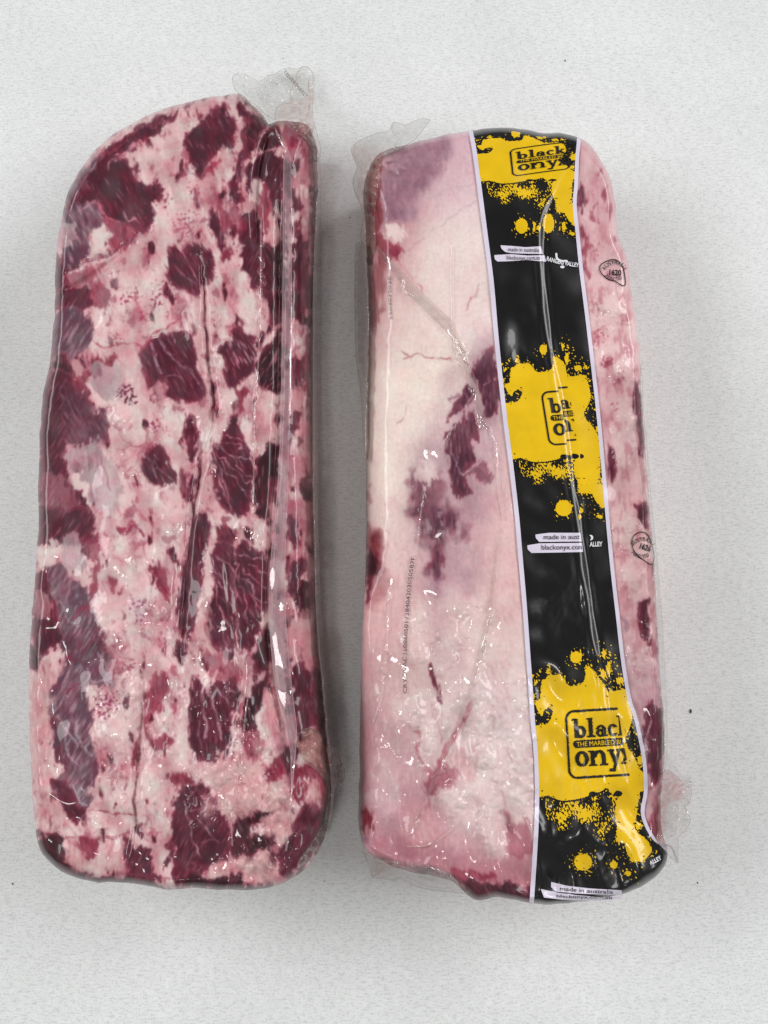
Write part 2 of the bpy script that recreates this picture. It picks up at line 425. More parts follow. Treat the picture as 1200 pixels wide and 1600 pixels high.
def painter(R, asp=1.7):
    kw = dict(aspect=asp, ang=85)
    wx = 2.0 * R.fbm(34, 3, 0.45); wy = 2.6 * R.fbm(34, 3, 0.45)
    fine = R.fbm(9, 3); mid = R.fbm(44, 4, 0.5, **kw); blot = R.fbm(80, 3, 0.5, **kw); soft = R.fbm(70, 3, 0.45, **kw)
    stA = R.fbm(9, 3, aspect=5, ang=62); stB = R.fbm(9, 3, aspect=5, ang=118); stV = R.fbm(9, 3, aspect=5, ang=88)
    ridge = np.abs(R.fbm(30, 3, aspect=1.6, ang=75))
    fib = R.fbm(20, 3, 0.5, aspect=2.0, ang=80)
    tA = R.fbm(5, 2, aspect=9, ang=60); tB = R.fbm(5, 2, aspect=9, ang=120); tV = R.fbm(5, 2, aspect=9, ang=88)
    R.fields = dict(tA=tA, tB=tB, tV=tV, wx=wx, wy=wy, fine=fine, mid=mid, blot=blot, soft=soft, A=stA, B=stB, V=stV, ridge=ridge, fib=fib)
    def mask(pts, soft=1.6, warp=1.0, smooth=True):
        poly = spline(pts, 3) if smooth else pts
        sl = R.sub(poly, 14 + 3 * soft + 8 * warp)
        s = sdf_poly(R.X[sl] + warp * wx[sl], R.Y[sl] + warp * wy[sl], poly)
        return sl, sm(soft, -soft, s), s
    def blend(sl, m, rgb):
        rgb = np.asarray(rgb, float)
        R.col[sl] = R.col[sl] * (1 - m[..., None]) + rgb * m[..., None]
    def muscle(pts, kind='M', st='A', soft=1.6, warp=1.0, a=1.0):
        w = max(soft, {'K': 5.0, 'W': 5.0, 'S': 4.0, 'G': 4.5, 'R': 4.0}.get(kind, 3.2))
        sl, m, s = mask(pts, w * (2.0 if w < 7 else 1.5), warp)
        th = R.fields['t' + st][sl]
        tt = m + (0.17 * fib[sl] + 0.17 * R.fields[st][sl] + 0.12 * th + 0.03 * fine[sl]) * np.clip(4 * m * (1 - m), 0, 1)
        m = sm(0.24, 0.62 + 0.03 * w, tt) if w < 7 else m
        fringe = (sm(0.10, 0.42, tt) * (1 - m) * {'M': 0.75, 'D': 0.6, 'U': 0.35, 'R': 0.4, 'G': 0.3, 'B': 0.5}.get(kind, 0.0) * a)[..., None]
        R.col[sl] = R.col[sl] * (1 - fringe) + np.array((180, 104, 116)) * fringe
        n = (0.5 * R.fields['soft'] + (0.15 if kind in 'PSW' else 0.55) * R.fields[st] + (0.22 if kind in 'MDRB' else 0.06) * R.fields['t' + st] + 0.1 * fine)[sl]
        base = {'M': ((70, 22, 38), (102, 38, 56)), 'D': ((44, 12, 22), (82, 28, 42)), 'R': ((118, 34, 54), (158, 70, 86)),
                'G': ((88, 50, 64), (130, 94, 104)), 'P': ((122, 82, 98), (182, 140, 150)), 'B': ((96, 24, 34), (140, 52, 60)), 'U': ((72, 32, 48), (114, 64, 78)),
                'K': ((186, 124, 128), (222, 178, 172)), 'W': ((218, 194, 188), (236, 218, 208)), 'S': ((156, 124, 130), (206, 180, 178))}[kind]
        t = sm(-1.4, 1.4, n)[..., None]
        c = np.array(base[0]) * (1 - t) + np.array(base[1]) * t
        if kind in 'MDU':
            rim = (sm(-9, 0, s) * 0.5 * sm(-0.6, 1.2, fib[sl] + 0.4))[..., None]
            c = c * (1 - rim) + np.array((138, 54, 74)) * rim
            fl = (sm(1.3, 2.4, th + 0.5 * R.fields[st][sl]) * 0.5)[..., None]
            c = c * (1 - fl) + np.array((176, 116, 128)) * fl
        if kind == 'G':
            fl = (sm(0.4, 2.2, R.fields[st][sl] + 0.5 * th + 0.4 * mid[sl]) * 0.6)[..., None]
            c = c * (1 - fl) + np.array((176, 148, 154)) * fl
            dk = (sm(0.4, 1.7, -mid[sl] + 0.4 * stV[sl]) * 0.7)[..., None]
            c = c * (1 - dk) + np.array((98, 46, 68)) * dk
        a = a * {'S': 0.8, 'K': 0.7, 'W': 0.85}.get(kind, 1.0)
        mm = (m * a)[..., None]
        R.col[sl] = R.col[sl] * (1 - mm) + c * mm
        return sl, m, s
    def line(pts, w, rgb, a=1.0, warp=0.6, depth=0.0, soft=1.0):
        pts = spline(pts, 5, closed=False)
        sl = R.sub(pts, 12 + 2 * w)
        d, side, al = dist_line(R.X[sl] + warp * wx[sl], R.Y[sl] + warp * wy[sl], pts)
        tap = np.clip(np.minimum(al, 1 - al) * 8 + 0.35, 0, 1)
        m = sm(w / 2 * tap + soft, w / 2 * tap - soft, d) * a
        m = m * (0.45 + 0.55 * sm(-0.7, 0.6, fib[sl] + 0.5 * fine[sl]))
        blend(sl, m, rgb)
        if depth: R.z[sl] += depth * np.exp(-(d / (w * 0.6 + 1.5)) ** 2) * R.edge[sl]
    def speck(x, y, r, rgb, dens=0.3, a=1.0):
        pts = np.array([[x - r, y - r], [x + r, y + r]])
        sl = R.sub(pts, r)
        d = np.hypot(R.X[sl] - x, R.Y[sl] - y) / r
        m = sm(0.2, 0.7, fine[sl] + dens * 2 - 1.5 * d) * a * sm(1.4, 0.9, d)
        blend(sl, m, rgb)
    return mask, blend, muscle, line, speck

def lobes(R, spots, rgb, a, lift):
    L = np.zeros(R.z.shape)
    for x, y, rx, ry in spots:
        d = np.hypot((R.X + 1.6 * R.fields['wx'] - x) / rx, (R.Y + 1.6 * R.fields['wy'] - y) / ry)
        L = np.maximum(L, sm(1.3, 0.15, d))
    m = (L * a * (0.8 + 0.2 * np.tanh(R.fields['soft'])))[..., None]
    R.col = R.col * (1 - m) + np.array(rgb, float) * m
    R.z += lift * L * R.edge

def field_from_points(R, pts, sig):
    num = 0; den = 1e-9
    for x, y, c in pts:
        w = np.exp(-((R.X - x) ** 2 + (R.Y - y) ** 2) / (2 * sig * sig)) + 1e-7
        num = num + w[..., None] * np.array(c, float); den = den + w
    return num / den[..., None]

def smear(A, rx, ry):
    fy = np.fft.fftfreq(A.shape[0])[:, None]; fx = np.fft.rfftfreq(A.shape[1])[None, :]
    return np.fft.irfft2(np.fft.rfft2(A) * np.exp(-2 * math.pi ** 2 * ((fx * rx) ** 2 + (fy * ry) ** 2)), s=A.shape)

def finish_colour(R, gain=1.0, grain=0.4, hue=1.0):
    # tissue grain runs along the cut
    R.col = np.stack([(1 - grain) * smear(R.col[..., k], 0.6, 0.6) + grain * smear(R.col[..., k], 0.9, 3.6) for k in range(3)], -1)
    R.col = R.col + hue * R.fbm(48, 3)[..., None] * np.array((2.0, -4.0, -2.5)) + R.fields['tV'][..., None] * np.array((0.8, 1.2, 1.1))
    R.col = np.clip(s2l(np.clip(R.col, 0, 255)) * gain * np.array((1.0, 0.975, 1.02)), 0, 0.95)

def ridges(R, lines, amp, w):
    for pts in lines:
        pts = spline(np.array(pts, float), 5, closed=False)
        sl = R.sub(pts, 14)
        d, s, al = dist_line(R.X[sl] + 1.2 * R.fields['wx'][sl], R.Y[sl], pts)
        R.z[sl] += amp * (0.55 + 0.45 * np.tanh(R.fields['soft'][sl])) * np.exp(-(d / w) ** 2) * np.clip(np.minimum(al, 1 - al) * 6, 0, 1) * R.edge[sl]

def crinkle(R, spots, amp):
    """film puckered in small sharp facets round the given spots"""
    W = np.zeros(R.z.shape)
    for x, y, rx, ry, a in spots:
        W = np.maximum(W, a * np.exp(-(((R.X - x) / rx) ** 2 + ((R.Y - y) / ry) ** 2)))
    a1_, a2_ = R.noise(30, aspect=2.2, ang=75), R.noise(22, aspect=2.0, ang=120)
    f = np.sqrt(a1_ ** 2 + 0.02) * 0.65 + np.sqrt(a2_ ** 2 + 0.02) * 0.35
    R.z += amp * W * (1.2 - f) * R.edge

# ================================================================== LEFT PACK
A = lambda t: q(20, 80, 4, t)
B = lambda t: q(270, 80, 4, t)
C = lambda t: q(20, 450, 4, t)
D = lambda t: q(270, 450, 4, t)
E = lambda t: q(20, 800, 4, t)
F = lambda t: q(270, 800, 4, t)
G = lambda t: q(20, 1060, 4, t)
H = lambda t: q(270, 1060, 4, t)

out_left = np.array([(372,147),(340,150),(300,158),(250,172),(205,193),(170,215),(140,245),(120,275),(103,310),(96,345),(90,375),(86,440),(85,490),(80,540),(78,570),(70,602),(63,660),(60,760),(60,820),(55,900),(50,960),(46,1020),(45,1100),(47,1180),(51,1250),(56,1300),(64,1330),(80,1350),(105,1366),(140,1377),(190,1379),(225,1383),(265,1390),(300,1387),(340,1390),(400,1390),(440,1381),(470,1363),(495,1335),(509,1300),(516,1260),(517,1220),(510,1150),(502,1050),(495,1000),(492,900),(490,800),(488,700),(486,600),(487,500),(490,400),(495,300),(496,240),(487,206),(474,193),(450,188),(432,190),(420,194),(410,180),(394,163)], float)
RL = pack_relief(Raster(30, 130, 540, 1410, 11), out_left, 0.068, 48, 1.0)
mask, blend, muscle, line, speck = painter(RL)
f = RL.fields
# fat: pale, pink and stained lobes
pale = np.array((228, 200, 194)); pink = np.array((206, 160, 160)); deep = np.array((178, 108, 118))
t1 = sm(-1.7, 1.7, f['soft'] + 0.2 * f['fib'])[..., None]
RL.col = pale * (1 - t1) + pink * t1
REG = [(330,250,.35),(390,300,.5),(440,400,.6),(470,500,.6),(350,480,.2),(430,600,.55),(370,650,.25),(470,750,.5),(420,850,.5),(470,900,.55),(440,1000,.5),(400,1200,.35),(450,1250,.5),(330,1300,.55),(200,1250,.2),(150,1330,.5),(70,700,.7),(100,620,.6),(80,1000,.45),(70,1150,.2),(110,500,.5),(150,300,.5),(250,200,.15),(180,480,.1),(230,620,.08),(250,800,.12),(200,900,.06),(230,1050,.1),(200,1150,.1),(300,900,.15),(330,1050,.2),(480,300,.5),(490,1100,.7),(290,400,.15)]
dens = field_from_points(RL, [(x, y, (v,)) for x, y, v in REG], 38)[..., 0]
rd = (0.75 * dens * sm(-1.2, 1.0, f['soft'] + 0.5 * f['fib']))[..., None]
RL.col = RL.col * (1 - rd) + np.array((178, 106, 114)) * rd
t2 = (sm(0.75, 2.2, f['blot'] * 0.8 + 0.4 * f['mid'] + 0.1 * f['fine']) * 0.7)[..., None]
RL.col = RL.col * (1 - t2) + deep * t2
t3 = (sm(0.13, 0.02, f['ridge']) * sm(-0.5, 0.9, f['blot']) * 0.5)[..., None]
RL.col = RL.col * (1 - t3) + np.array((168, 82, 102)) * t3
lob = np.abs(RL.fbm(34, 2, 0.4)); lob2 = np.abs(RL.fbm(18, 2, 0.5, aspect=1.8, ang=80))
v1 = (sm(0.10, 0.0, lob) * (0.25 + 0.45 * sm(-0.6, 1.0, f['blot'])))[..., None]
RL.col = RL.col * (1 - v1) + np.array((176, 104, 112)) * v1
v2 = (sm(0.09, 0.0, lob2) * 0.14 * sm(-0.2, 1.2, f['soft']))[..., None]
RL.col = RL.col * (1 - v2) + np.array((166, 98, 106)) * v2
v3 = (sm(0.5, 2.2, f['V'] + 0.8 * f['mid']) * 0.20)[..., None]
RL.col = RL.col * (1 - v3) + np.array((234, 212, 206)) * v3
v4 = (sm(0.7, 2.4, f['A'] + 0.7 * f['blot']) * 0.35)[..., None]
RL.col = RL.col * (1 - v4) + np.array((170, 96, 108)) * v4
v5 = (sm(1.15, 2.2, RL.fbm(30, 3) + 0.6 * f['blot']) * 0.55)[..., None]
RL.col = RL.col * (1 - v5) + np.array((146, 66, 84)) * v5
frag = RL.fbm(34, 4, 0.55, aspect=2.0, ang=84)
th = 2.1 - 2.3 * dens
fr1 = (sm(th - 0.35, th + 0.15, frag) * 0.75)[..., None]; fr2 = sm(th + 0.1, th + 0.6, frag)[..., None]
RL.col = RL.col * (1 - fr1) + np.array((156, 74, 90)) * fr1
RL.col = RL.col * (1 - fr2) + (np.array((82, 28, 44)) + 10 * f['V'][..., None]) * fr2
lobes(RL, [(280,195,40,22),(235,240,40,20),(265,330,35,30),(300,300,30,25),(175,515,30,32),(235,510,30,20),(300,510,14,36),(190,640,30,20),(215,680,25,20),(285,660,22,20),(205,720,28,22),(270,790,28,44),(190,860,30,50),(215,905,22,44),(180,960,36,36),(205,1080,22,26),(185,1150,28,48),(165,1230,14,26),(150,1285,24,12),(240,1230,22,42),(285,1170,18,50),(300,1100,22,44),(420,640,18,50),(385,470,18,24),(355,640,14,40),(345,560,14,36),(200,440,36,18),(240,430,24,20),(470,660,14,30),(475,920,16,36),(345,1210,30,24),(430,1245,26,24),(400,1270,24,18),(425,1305,28,14),(410,1360,30,12),(330,700,12,50),(325,870,10,40)], (236, 212, 203), 0.62, 0.0009)
# side towards the other pack: streaky pink
sl, m, s = mask(np.array([(458,200),(500,240),(500,1150),(470,1140),(448,900),(452,500)], float), 6)
blend(sl, m * 0.6 * sm(-1, 1, f['V'][sl] + f['mid'][sl]), (176, 100, 112))
muscle(A('600,600 700,530 840,450 945,440 935,490 860,540 790,570 740,620 640,690 720,680 760,720 765,790 830,830 935,860 880,960 865,1090 790,1130 700,1080 600,1050 560,1020 530,950 420,1000 330,1000 320,920 400,780'), 'M', 'A')
muscle(A('560,620 800,470 1000,380 1200,285 1200,300 1050,370 960,440 830,470 640,600'), 'M', 'B')
muscle(A('330,980 530,960 560,1020 560,1080 500,1120 480,1180 490,1270 350,1370 300,1300 310,1100'), 'G', 'A')
muscle(A('400,790 470,700 520,640 560,650 480,760 420,880 350,960'), 'G', 'B', a=0.8)
muscle(A('530,1100 590,1090 600,1200 560,1270 500,1280 485,1200'), 'W')
muscle(A('300,1090 400,1070 410,1130 350,1200 300,1230'), 'S')
muscle(A('340,1150 375,1160 380,1190 345,1185'), 'K')
muscle(A('570,1040 700,1080 760,1140 800,1130 690,1250 610,1230 600,1100'), 'R', a=0.8)
muscle(A('250,1600 265,1300 350,1370 340,1400 380,1510 470,1500 490,1600'), 'M', 'B')
muscle(A('350,1400 460,1370 520,1340 540,1400 480,1440 400,1500 360,1470'), 'R', a=0.6)
muscle(A('480,1440 560,1460 620,1560 600,1600 490,1600'), 'R', a=0.7)
for x, y, r in ((290, 260, 7), (283, 270, 6)):
    muscle(np.array([(x - r, y), (x, y - r * .7), (x + r, y), (x, y + r * .7)]), 'R', a=0.8)
speck(255, 312, 14, (150, 70, 90)); speck(290, 350, 22, (168, 92, 110)); speck(305, 300, 14, (160, 80, 100)); speck(260, 455, 16, (150, 60, 86)); speck(245, 470, 14, (140, 50, 78))
speck(246, 300, 14, (96, 36, 54), 0.5); speck(222, 355, 16, (120, 40, 62), 0.5)
line(A('640,640 690,650 740,600 790,570'), 4, (206, 132, 146)); line(A('600,740 620,680 700,660'), 3, (190, 120, 134)); line(A('530,950 600,1040 680,1080'), 4, (196, 110, 130))
line(A('400,1000 470,970 530,955'), 3, (190, 130, 140)); line(A('690,1000 720,1060 760,1050 800,1080'), 3, (196, 130, 142))
line(A('340,1380 500,1300 640,1250 780,1150'), 4, (122, 58, 76), depth=-0.0012)
# upper right of the pack
muscle(B('250,370 330,330 350,400 400,450 390,520 370,590 300,620 230,680 180,770 130,730 90,620 70,570 110,500 170,450'), 'M', 'A')
muscle(B('410,335 480,360 500,460 540,480 520,580 450,660 430,760 410,850 440,930 380,960 350,900 370,800 400,700 430,600 440,450 410,400'), 'M', 'V')
muscle(B('500,370 580,440 600,460 540,490 520,600 460,650 470,480'), 'D')
muscle(B('600,470 650,440 670,600 560,620 530,570'), 'D')
muscle(B('540,640 640,640 700,700 690,880 690,960 620,980 590,850 540,800 470,790 460,720'), 'M', 'B')
muscle(B('690,700 760,690 800,680 770,760 730,860 700,900'), 'D', 'V')
muscle(B('680,450 780,440 790,520 740,600 690,560'), 'R', 'A', a=0.7)
muscle(B('780,500 870,540 910,620 900,760 860,800 820,680 790,600'), 'R', 'B', a=0.65)
muscle(B('300,620 330,600 330,650 260,760 230,740'), 'K')
muscle(B('200,740 280,690 300,680 260,760'), 'R')
muscle(B('430,1020 520,1000 560,1100 550,1200 560,1400 540,1480 470,1420 420,1350 440,1250 420,1150'), 'M', 'B')
muscle(B('560,1200 640,1220 690,1180 700,1600 600,1580 560,1500'), 'D', 'A')
muscle(B('620,980 690,960 690,1160 640,1060'), 'D', 'A')
muscle(B('760,1060 790,1170 850,1190 830,1350 860,1460 840,1600 760,1600 740,1400 750,1200'), 'M', 'V')
muscle(B('740,860 800,940 790,1020 745,1000'), 'M', 'V')
muscle(B('250,980 290,1050 320,1150 330,1250 310,1250 240,1090'), 'M', 'V')
muscle(B('270,900 330,1000 360,1100 330,1180 290,1050'), 'R', 'V', a=0.8)
muscle(B('340,1000 440,1000 440,1120 400,1150 340,1120'), 'R', 'V', a=0.6)
muscle(B('555,830 600,900 600,1100 570,1150 545,1000'), 'R', 'V')
muscle(B('480,830 540,810 560,860 540,920 480,900'), 'W')
muscle(B('320,1250 360,1220 355,1290 310,1310'), 'R')
muscle(B('600,1030 650,1010 680,1120 640,1200 590,1130'), 'K')
muscle(np.array([(264,387),(275,384),(285,395),(302,378),(322,385),(333,405),(330,435),(320,447),(307,458),(290,455),(268,445),(260,422)], float), 'M', 'A', warp=0.5)
for p in ('1040,1220 1100,1330 1180,1480', '1000,1330 1080,1410 1170,1470', '1110,1260 1150,1340'):
    line(A(p), 1.6, (196, 140, 152), 0.8, 0.2)
line(np.array([(311, 395), (318, 440), (320, 520), (326, 580), (334, 625), (330, 655)], float), 3.0, (118, 56, 72), depth=-0.0014)
line(np.array([(308, 290), (312, 330)], float), 2, (150, 80, 100)); line(np.array([(285, 270), (313, 276), (317, 268)], float), 1.4, (120, 60, 80))
# middle left
muscle(C('262,0 450,0 490,40 480,120 400,140 300,110 262,100'), 'M', 'B')
muscle(C('250,180 350,120 430,150 480,190 500,300 470,380 390,430 350,470 310,430 240,450 230,300'), 'G', 'B')
muscle(C('235,480 330,420 390,560 300,530'), 'D', 'V')
muscle(C('205,560 300,520 390,570 430,620 460,680 520,770 570,790 600,880 590,950 500,960 380,980 330,990 340,1140 370,1240 420,1280 460,1320 470,1400 490,1520 550,1560 490,1600 155,1600 155,1350 160,900'), 'M', 'B')
muscle(C('330,600 440,680 560,790 600,880 590,950 500,960 350,980 330,850'), 'G', 'A', a=0.55)
muscle(C('170,1200 270,1150 380,1270 400,1350 300,1380 180,1350'), 'K', 'V', a=0.5)
muscle(C('380,570 470,520 460,600 430,640'), 'R')
muscle(C('330,1020 480,960 530,940 560,1040 610,1080 660,1180 680,1260 640,1400 540,1380 480,1300 450,1200 400,1150 350,1180 340,1100'), 'S', 'V')
line(C('550,1050 580,1160 610,1270'), 2.4, (120, 76, 92))
muscle(C('510,450 630,460 670,520 690,580 640,680 560,690 480,620 490,520'), 'S', 'A', a=0.9)
muscle(C('510,430 580,450 650,430 640,470 540,470'), 'R')
sl, m, s = mask(C('640,690 680,600 740,620 770,710 740,730 660,700')); blend(sl, m * sm(-0.3, 0.6, f['fine'][sl]), (104, 42, 62))
muscle(C('800,390 870,320 920,300 1030,280 1110,290 1150,430 1170,540 1200,660 1140,710 960,690 970,620 900,590 850,640 830,560 800,480'), 'M', 'A', warp=0.5)
for p, w in (('930,330 1000,440 1100,520 1190,640', 2), ('880,430 930,540', 5), ('860,340 900,430', 4), ('1000,290 1020,340', 3), ('950,560 1010,540 1060,570', 1.6), ('1070,480 1130,520', 1.6), ('910,310 960,400 1010,420', 2)):
    line(C(p), w, (186, 146, 160), 0.75, 0.3)
muscle(C('810,1060 870,1000 920,980 970,1030 990,1110 1030,1200 960,1230 890,1235 820,1170'), 'M', 'A', warp=0.4)
for p in ('880,1040 920,1080', '910,1130 1000,1200', '870,1100 900,1190', '840,1060 880,1090'):
    line(C(p), 1.6, (206, 150, 160), 0.8, 0.2)
line(C('490,330 560,370 660,360 760,350 830,350 880,280 960,250 1060,170'), 3, (166, 74, 92)); line(C('640,1500 700,1510 750,1460 800,1530'), 5, (160, 66, 88)); line(C('740,1320 790,1420 870,1470'), 5, (170, 84, 102), 0.7)
line(C('820,860 840,960 760,990 650,1000'), 2.5, (180, 100, 112)); line(C('720,1150 780,1070 800,1000'), 3, (176, 104, 116), 0.7)
speck(197, 468, 12, (160, 70, 92)); speck(222, 495, 12, (160, 70, 92)); speck(180, 530, 12, (170, 84, 100)); speck(240, 665, 10, (140, 60, 84), 0.4)
muscle(C('1090,830 1150,820 1150,1000 1130,1080 1070,1060 1100,990 1080,930'), 'M', 'V')
muscle(C('1050,1160 1100,1150 1080,1360 1050,1280'), 'M', 'V', a=0.8)
muscle(C('1030,950 1060,920 1050,990'), 'M')
# middle right
muscle(D('350,320 420,240 500,340 510,420 500,520 410,590 380,640 330,600 330,500 300,400'), 'M', 'A')
sl, m, s = mask(D('330,330 430,290 500,380 490,480 380,470')); blend(sl, m * sm(0.2, 1.4, f['tA'][sl] + 0.3 * f['fib'][sl]) * 0.8, (196, 144, 154))
muscle(D('390,150 430,180 420,230 390,220'), 'M')
muscle(D('400,650 470,630 440,740 400,780'), 'R')
muscle(D('560,10 640,30 690,50 680,150 620,250 600,200 580,60'), 'D', 'V')
muscle(D('530,430 570,400 600,330 680,280 680,660 570,640 530,560'), 'D', 'B')
sl, m, s = mask(D('560,450 680,380 680,600 590,600')); blend(sl, m * sm(0.4, 1.2, f['B'][sl]) * 0.7, (180, 120, 130))
muscle(D('740,20 800,40 820,150 870,230 820,220 740,180'), 'D', 'V')
muscle(D('735,440 830,430 820,520 760,560 730,520'), 'M', 'V'); muscle(D('740,770 800,780 780,850 730,980'), 'M', 'V')
muscle(D('830,580 850,640 830,740 815,700'), 'R', 'V'); muscle(D('830,300 870,280 860,420 835,480'), 'R', 'V', a=0.7)
muscle(D('520,660 620,660 650,900 580,980 520,1040 500,900'), 'K', 'V', a=0.5)
muscle(D('420,850 480,800 510,1000 470,1040 430,940'), 'W', 'V')
muscle(D('410,100 480,60 500,140 460,190 410,150'), 'W')
muscle(D('380,790 420,860 440,960 500,1060 490,1200 490,1330 430,1440 300,1350 260,1200 250,1100 280,1000 340,880'), 'M', 'A')
for p in ('290,1000 350,1040 420,1060 490,1080', '290,1050 360,1100 430,1180 480,1220', '300,1080 340,1150 400,1220 470,1290', '300,1130 330,1230 350,1340', '330,980 400,980 450,1000', '300,1180 320,1280 360,1390', '340,1040 400,1090 440,1150 490,1180', '330,930 390,930 430,960', '270,1020 290,1160 310,1250'):
    line(D(p), 2.0, (206, 152, 160), 0.9, 0.8)
muscle(D('570,1000 650,960 660,1200 610,1330 610,1420 590,1480 520,1400 500,1340 510,1100'), 'D', 'V')
muscle(D('800,1220 860,1240 870,1330 820,1330'), 'D'); muscle(D('710,1450 760,1440 800,1600 730,1580'), 'M', 'V'); muscle(D('600,1220 660,1200 640,1330 600,1320'), 'R', 'V', a=0.7)
line(D('150,830 170,1060 150,1250 120,1420'), 5, (112, 46, 66), depth=-0.001)
line(D('240,930 235,1060 225,1180'), 4, (150, 70, 90), 0.8)
# lower left
muscle(E('160,0 490,0 500,140 440,180 330,130 280,190 200,180 160,150'), 'M', 'B')
muscle(E('180,370 280,310 340,380 400,430 450,460 490,560 530,700 560,800 600,900 610,1000 630,1100 590,1070 560,1090 480,1060 440,1110 480,1180 500,1300 480,1400 490,1530 400,1570 320,1500 250,1350 240,1130 330,950 300,830 200,880 130,830 150,450'), 'G', 'B')
muscle(E('330,130 420,170 450,300 420,380 340,380 300,220'), 'S', 'V'); muscle(E('180,230 270,190 290,280 180,360'), 'W')
muscle(E('140,400 200,380 260,560 300,800 180,890 125,850 130,600'), 'M', 'V'); muscle(E('150,480 200,500 240,600 180,680 140,640'), 'K', 'V', a=0.8)
muscle(E('105,1000 230,920 240,1130 230,1400 120,1480 100,1200'), 'K', 'V')
muscle(E('105,840 170,900 150,1000 105,980'), 'D')
for p, w in (('340,930 430,900 520,750', 6), ('380,670 490,560', 7), ('330,920 400,870 430,800', 4), ('300,1230 340,1120 420,1060', 4)):
    line(E(p), w, (132, 44, 70), 0.85)
for p, w in (('470,960 500,1060 620,1040', 3), ('530,880 580,960 620,1080', 4), ('330,1340 400,1330 440,1440', 4), ('250,1200 320,1340 340,1460', 4), ('300,560 330,640 400,720', 3), ('420,1260 440,1380 490,1450', 3)):
    line(E(p), w, (186, 158, 166), 0.7)
muscle(E('450,200 520,150 550,200 520,500 500,560 480,480 520,300 460,280'), 'R', 'V', a=0.75)
muscle(E('590,430 650,420 640,490'), 'R'); line(E('640,90 700,130 760,90 810,150'), 5, (150, 56, 80))
speck(170, 1096, 20, (140, 50, 84), 0.35); speck(160, 1112, 14, (140, 50, 84), 0.4); speck(213, 945, 16, (160, 84, 120)); speck(220, 965, 12, (150, 76, 110)); speck(190, 1045, 16, (180, 90, 110)); speck(208, 1040, 12, (160, 70, 92))
muscle(E('860,320 920,340 980,440 975,560 920,500 880,400'), 'R', 'A')
muscle(E('540,800 600,900 610,1000 700,1010 720,960 620,920'), 'R', a=0.45)
line(E('820,130 830,300 860,480 830,700 820,950 810,1100'), 1.6, (170, 96, 112), 0.8); line(E('1000,200 1010,400 1000,560 960,700 955,900'), 2.4, (160, 78, 96), 0.8, depth=-0.0006); line(E('1090,30 1060,350'), 3, (176, 84, 100), 0.8)
muscle(F('120,40 200,0 240,100 200,250 190,400 150,600 120,760 50,800 30,600 60,380 100,150'), 'M', 'V', warp=0.6)
muscle(E('880,1030 960,1020 950,1200 920,1230 860,1250 840,1300 850,1400 920,1420 960,1380 990,1450 900,1490 830,1400 830,1200'), 'R', 'V', a=0.9)
muscle(F('240,260 300,180 390,200 400,400 385,900 300,860 210,780 230,560 260,440'), 'M', 'A')
muscle(F('400,220 480,210 600,330 590,560 540,700 520,830 460,860 400,740 385,500'), 'M', 'A')
muscle(F('340,40 400,30 400,80 360,100 340,80'), 'W'); muscle(F('500,80 560,60 600,120 590,230 540,220 510,150'), 'W', a=0.8)
for p, w in (('250,350 320,420 380,520', 2.4), ('270,440 290,600 350,700 385,800', 2.6), ('280,420 330,500 385,620', 2.6), ('430,370 470,450 520,520 580,580', 2.2), ('440,350 500,420 590,480', 2.2), ('470,310 540,370 600,390', 2.2), ('420,440 450,560 470,680', 2), ('480,450 520,560 540,650', 2), ('270,260 330,330 385,380', 2), ('290,700 310,790 370,880', 2.4), ('410,260 480,280 560,300', 2.4), ('230,560 240,660 260,740', 2), ('395,300 390,560 400,760', 2)):
    line(F(p), w * 0.85, (206, 152, 160), 0.9, 0.9)
muscle(F('200,560 240,600 240,780 210,860 140,900 130,860 170,680'), 'K', 'V', a=0.8)
muscle(F('540,780 600,700 610,980 540,1000 500,950'), 'D', 'V'); muscle(F('480,1130 600,1010 600,1100 540,1200 510,1350 450,1400 430,1250'), 'D', 'V')
muscle(F('760,440 850,440 870,560 860,640 780,630'), 'D', 'V'); muscle(F('720,450 770,300 830,290 790,450 740,560'), 'M', 'V'); muscle(F('720,80 770,60 790,180 740,220'), 'M', 'V')
muscle(F('720,620 770,660 780,640 870,620 860,960 800,1000 740,880'), 'K', 'V', a=0.7)
muscle(F('745,980 860,1000 880,1340 780,1380'), 'M', 'V'); muscle(F('860,1000 930,1040 980,1300 1000,1400 880,1330'), 'M', 'V', a=0.8)
muscle(F('280,90 380,100 390,180 300,180'), 'M'); muscle(F('300,40 350,60 330,130 280,120'), 'R', a=0.7)
muscle(F('210,870 390,930 400,1040 300,1080 220,980 160,960'), 'R', 'A', a=0.6)
muscle(F('10,840 70,800 90,880 60,950 20,920'), 'M'); muscle(F('0,930 40,930 70,980 30,1010'), 'W')
muscle(F('110,1100 160,1060 200,1100 400,1040 420,1200 350,1300 380,1440 300,1480 250,1560 170,1540 100,1420'), 'M', 'V')
for p, w in (('190,1080 190,1200 210,1330', 4), ('200,1080 250,1180 290,1330 300,1430', 4), ('220,1060 300,1140 350,1200', 3), ('160,1300 170,1420 200,1530', 2), ('200,1330 210,1420', 5), ('300,1040 340,1100 400,1130', 3)):
    line(F(p), w, (200, 150, 162), 0.85)
muscle(F('600,1100 660,1180 690,1300 620,1360 560,1300 560,1180'), 'K', 'V', a=0.9)
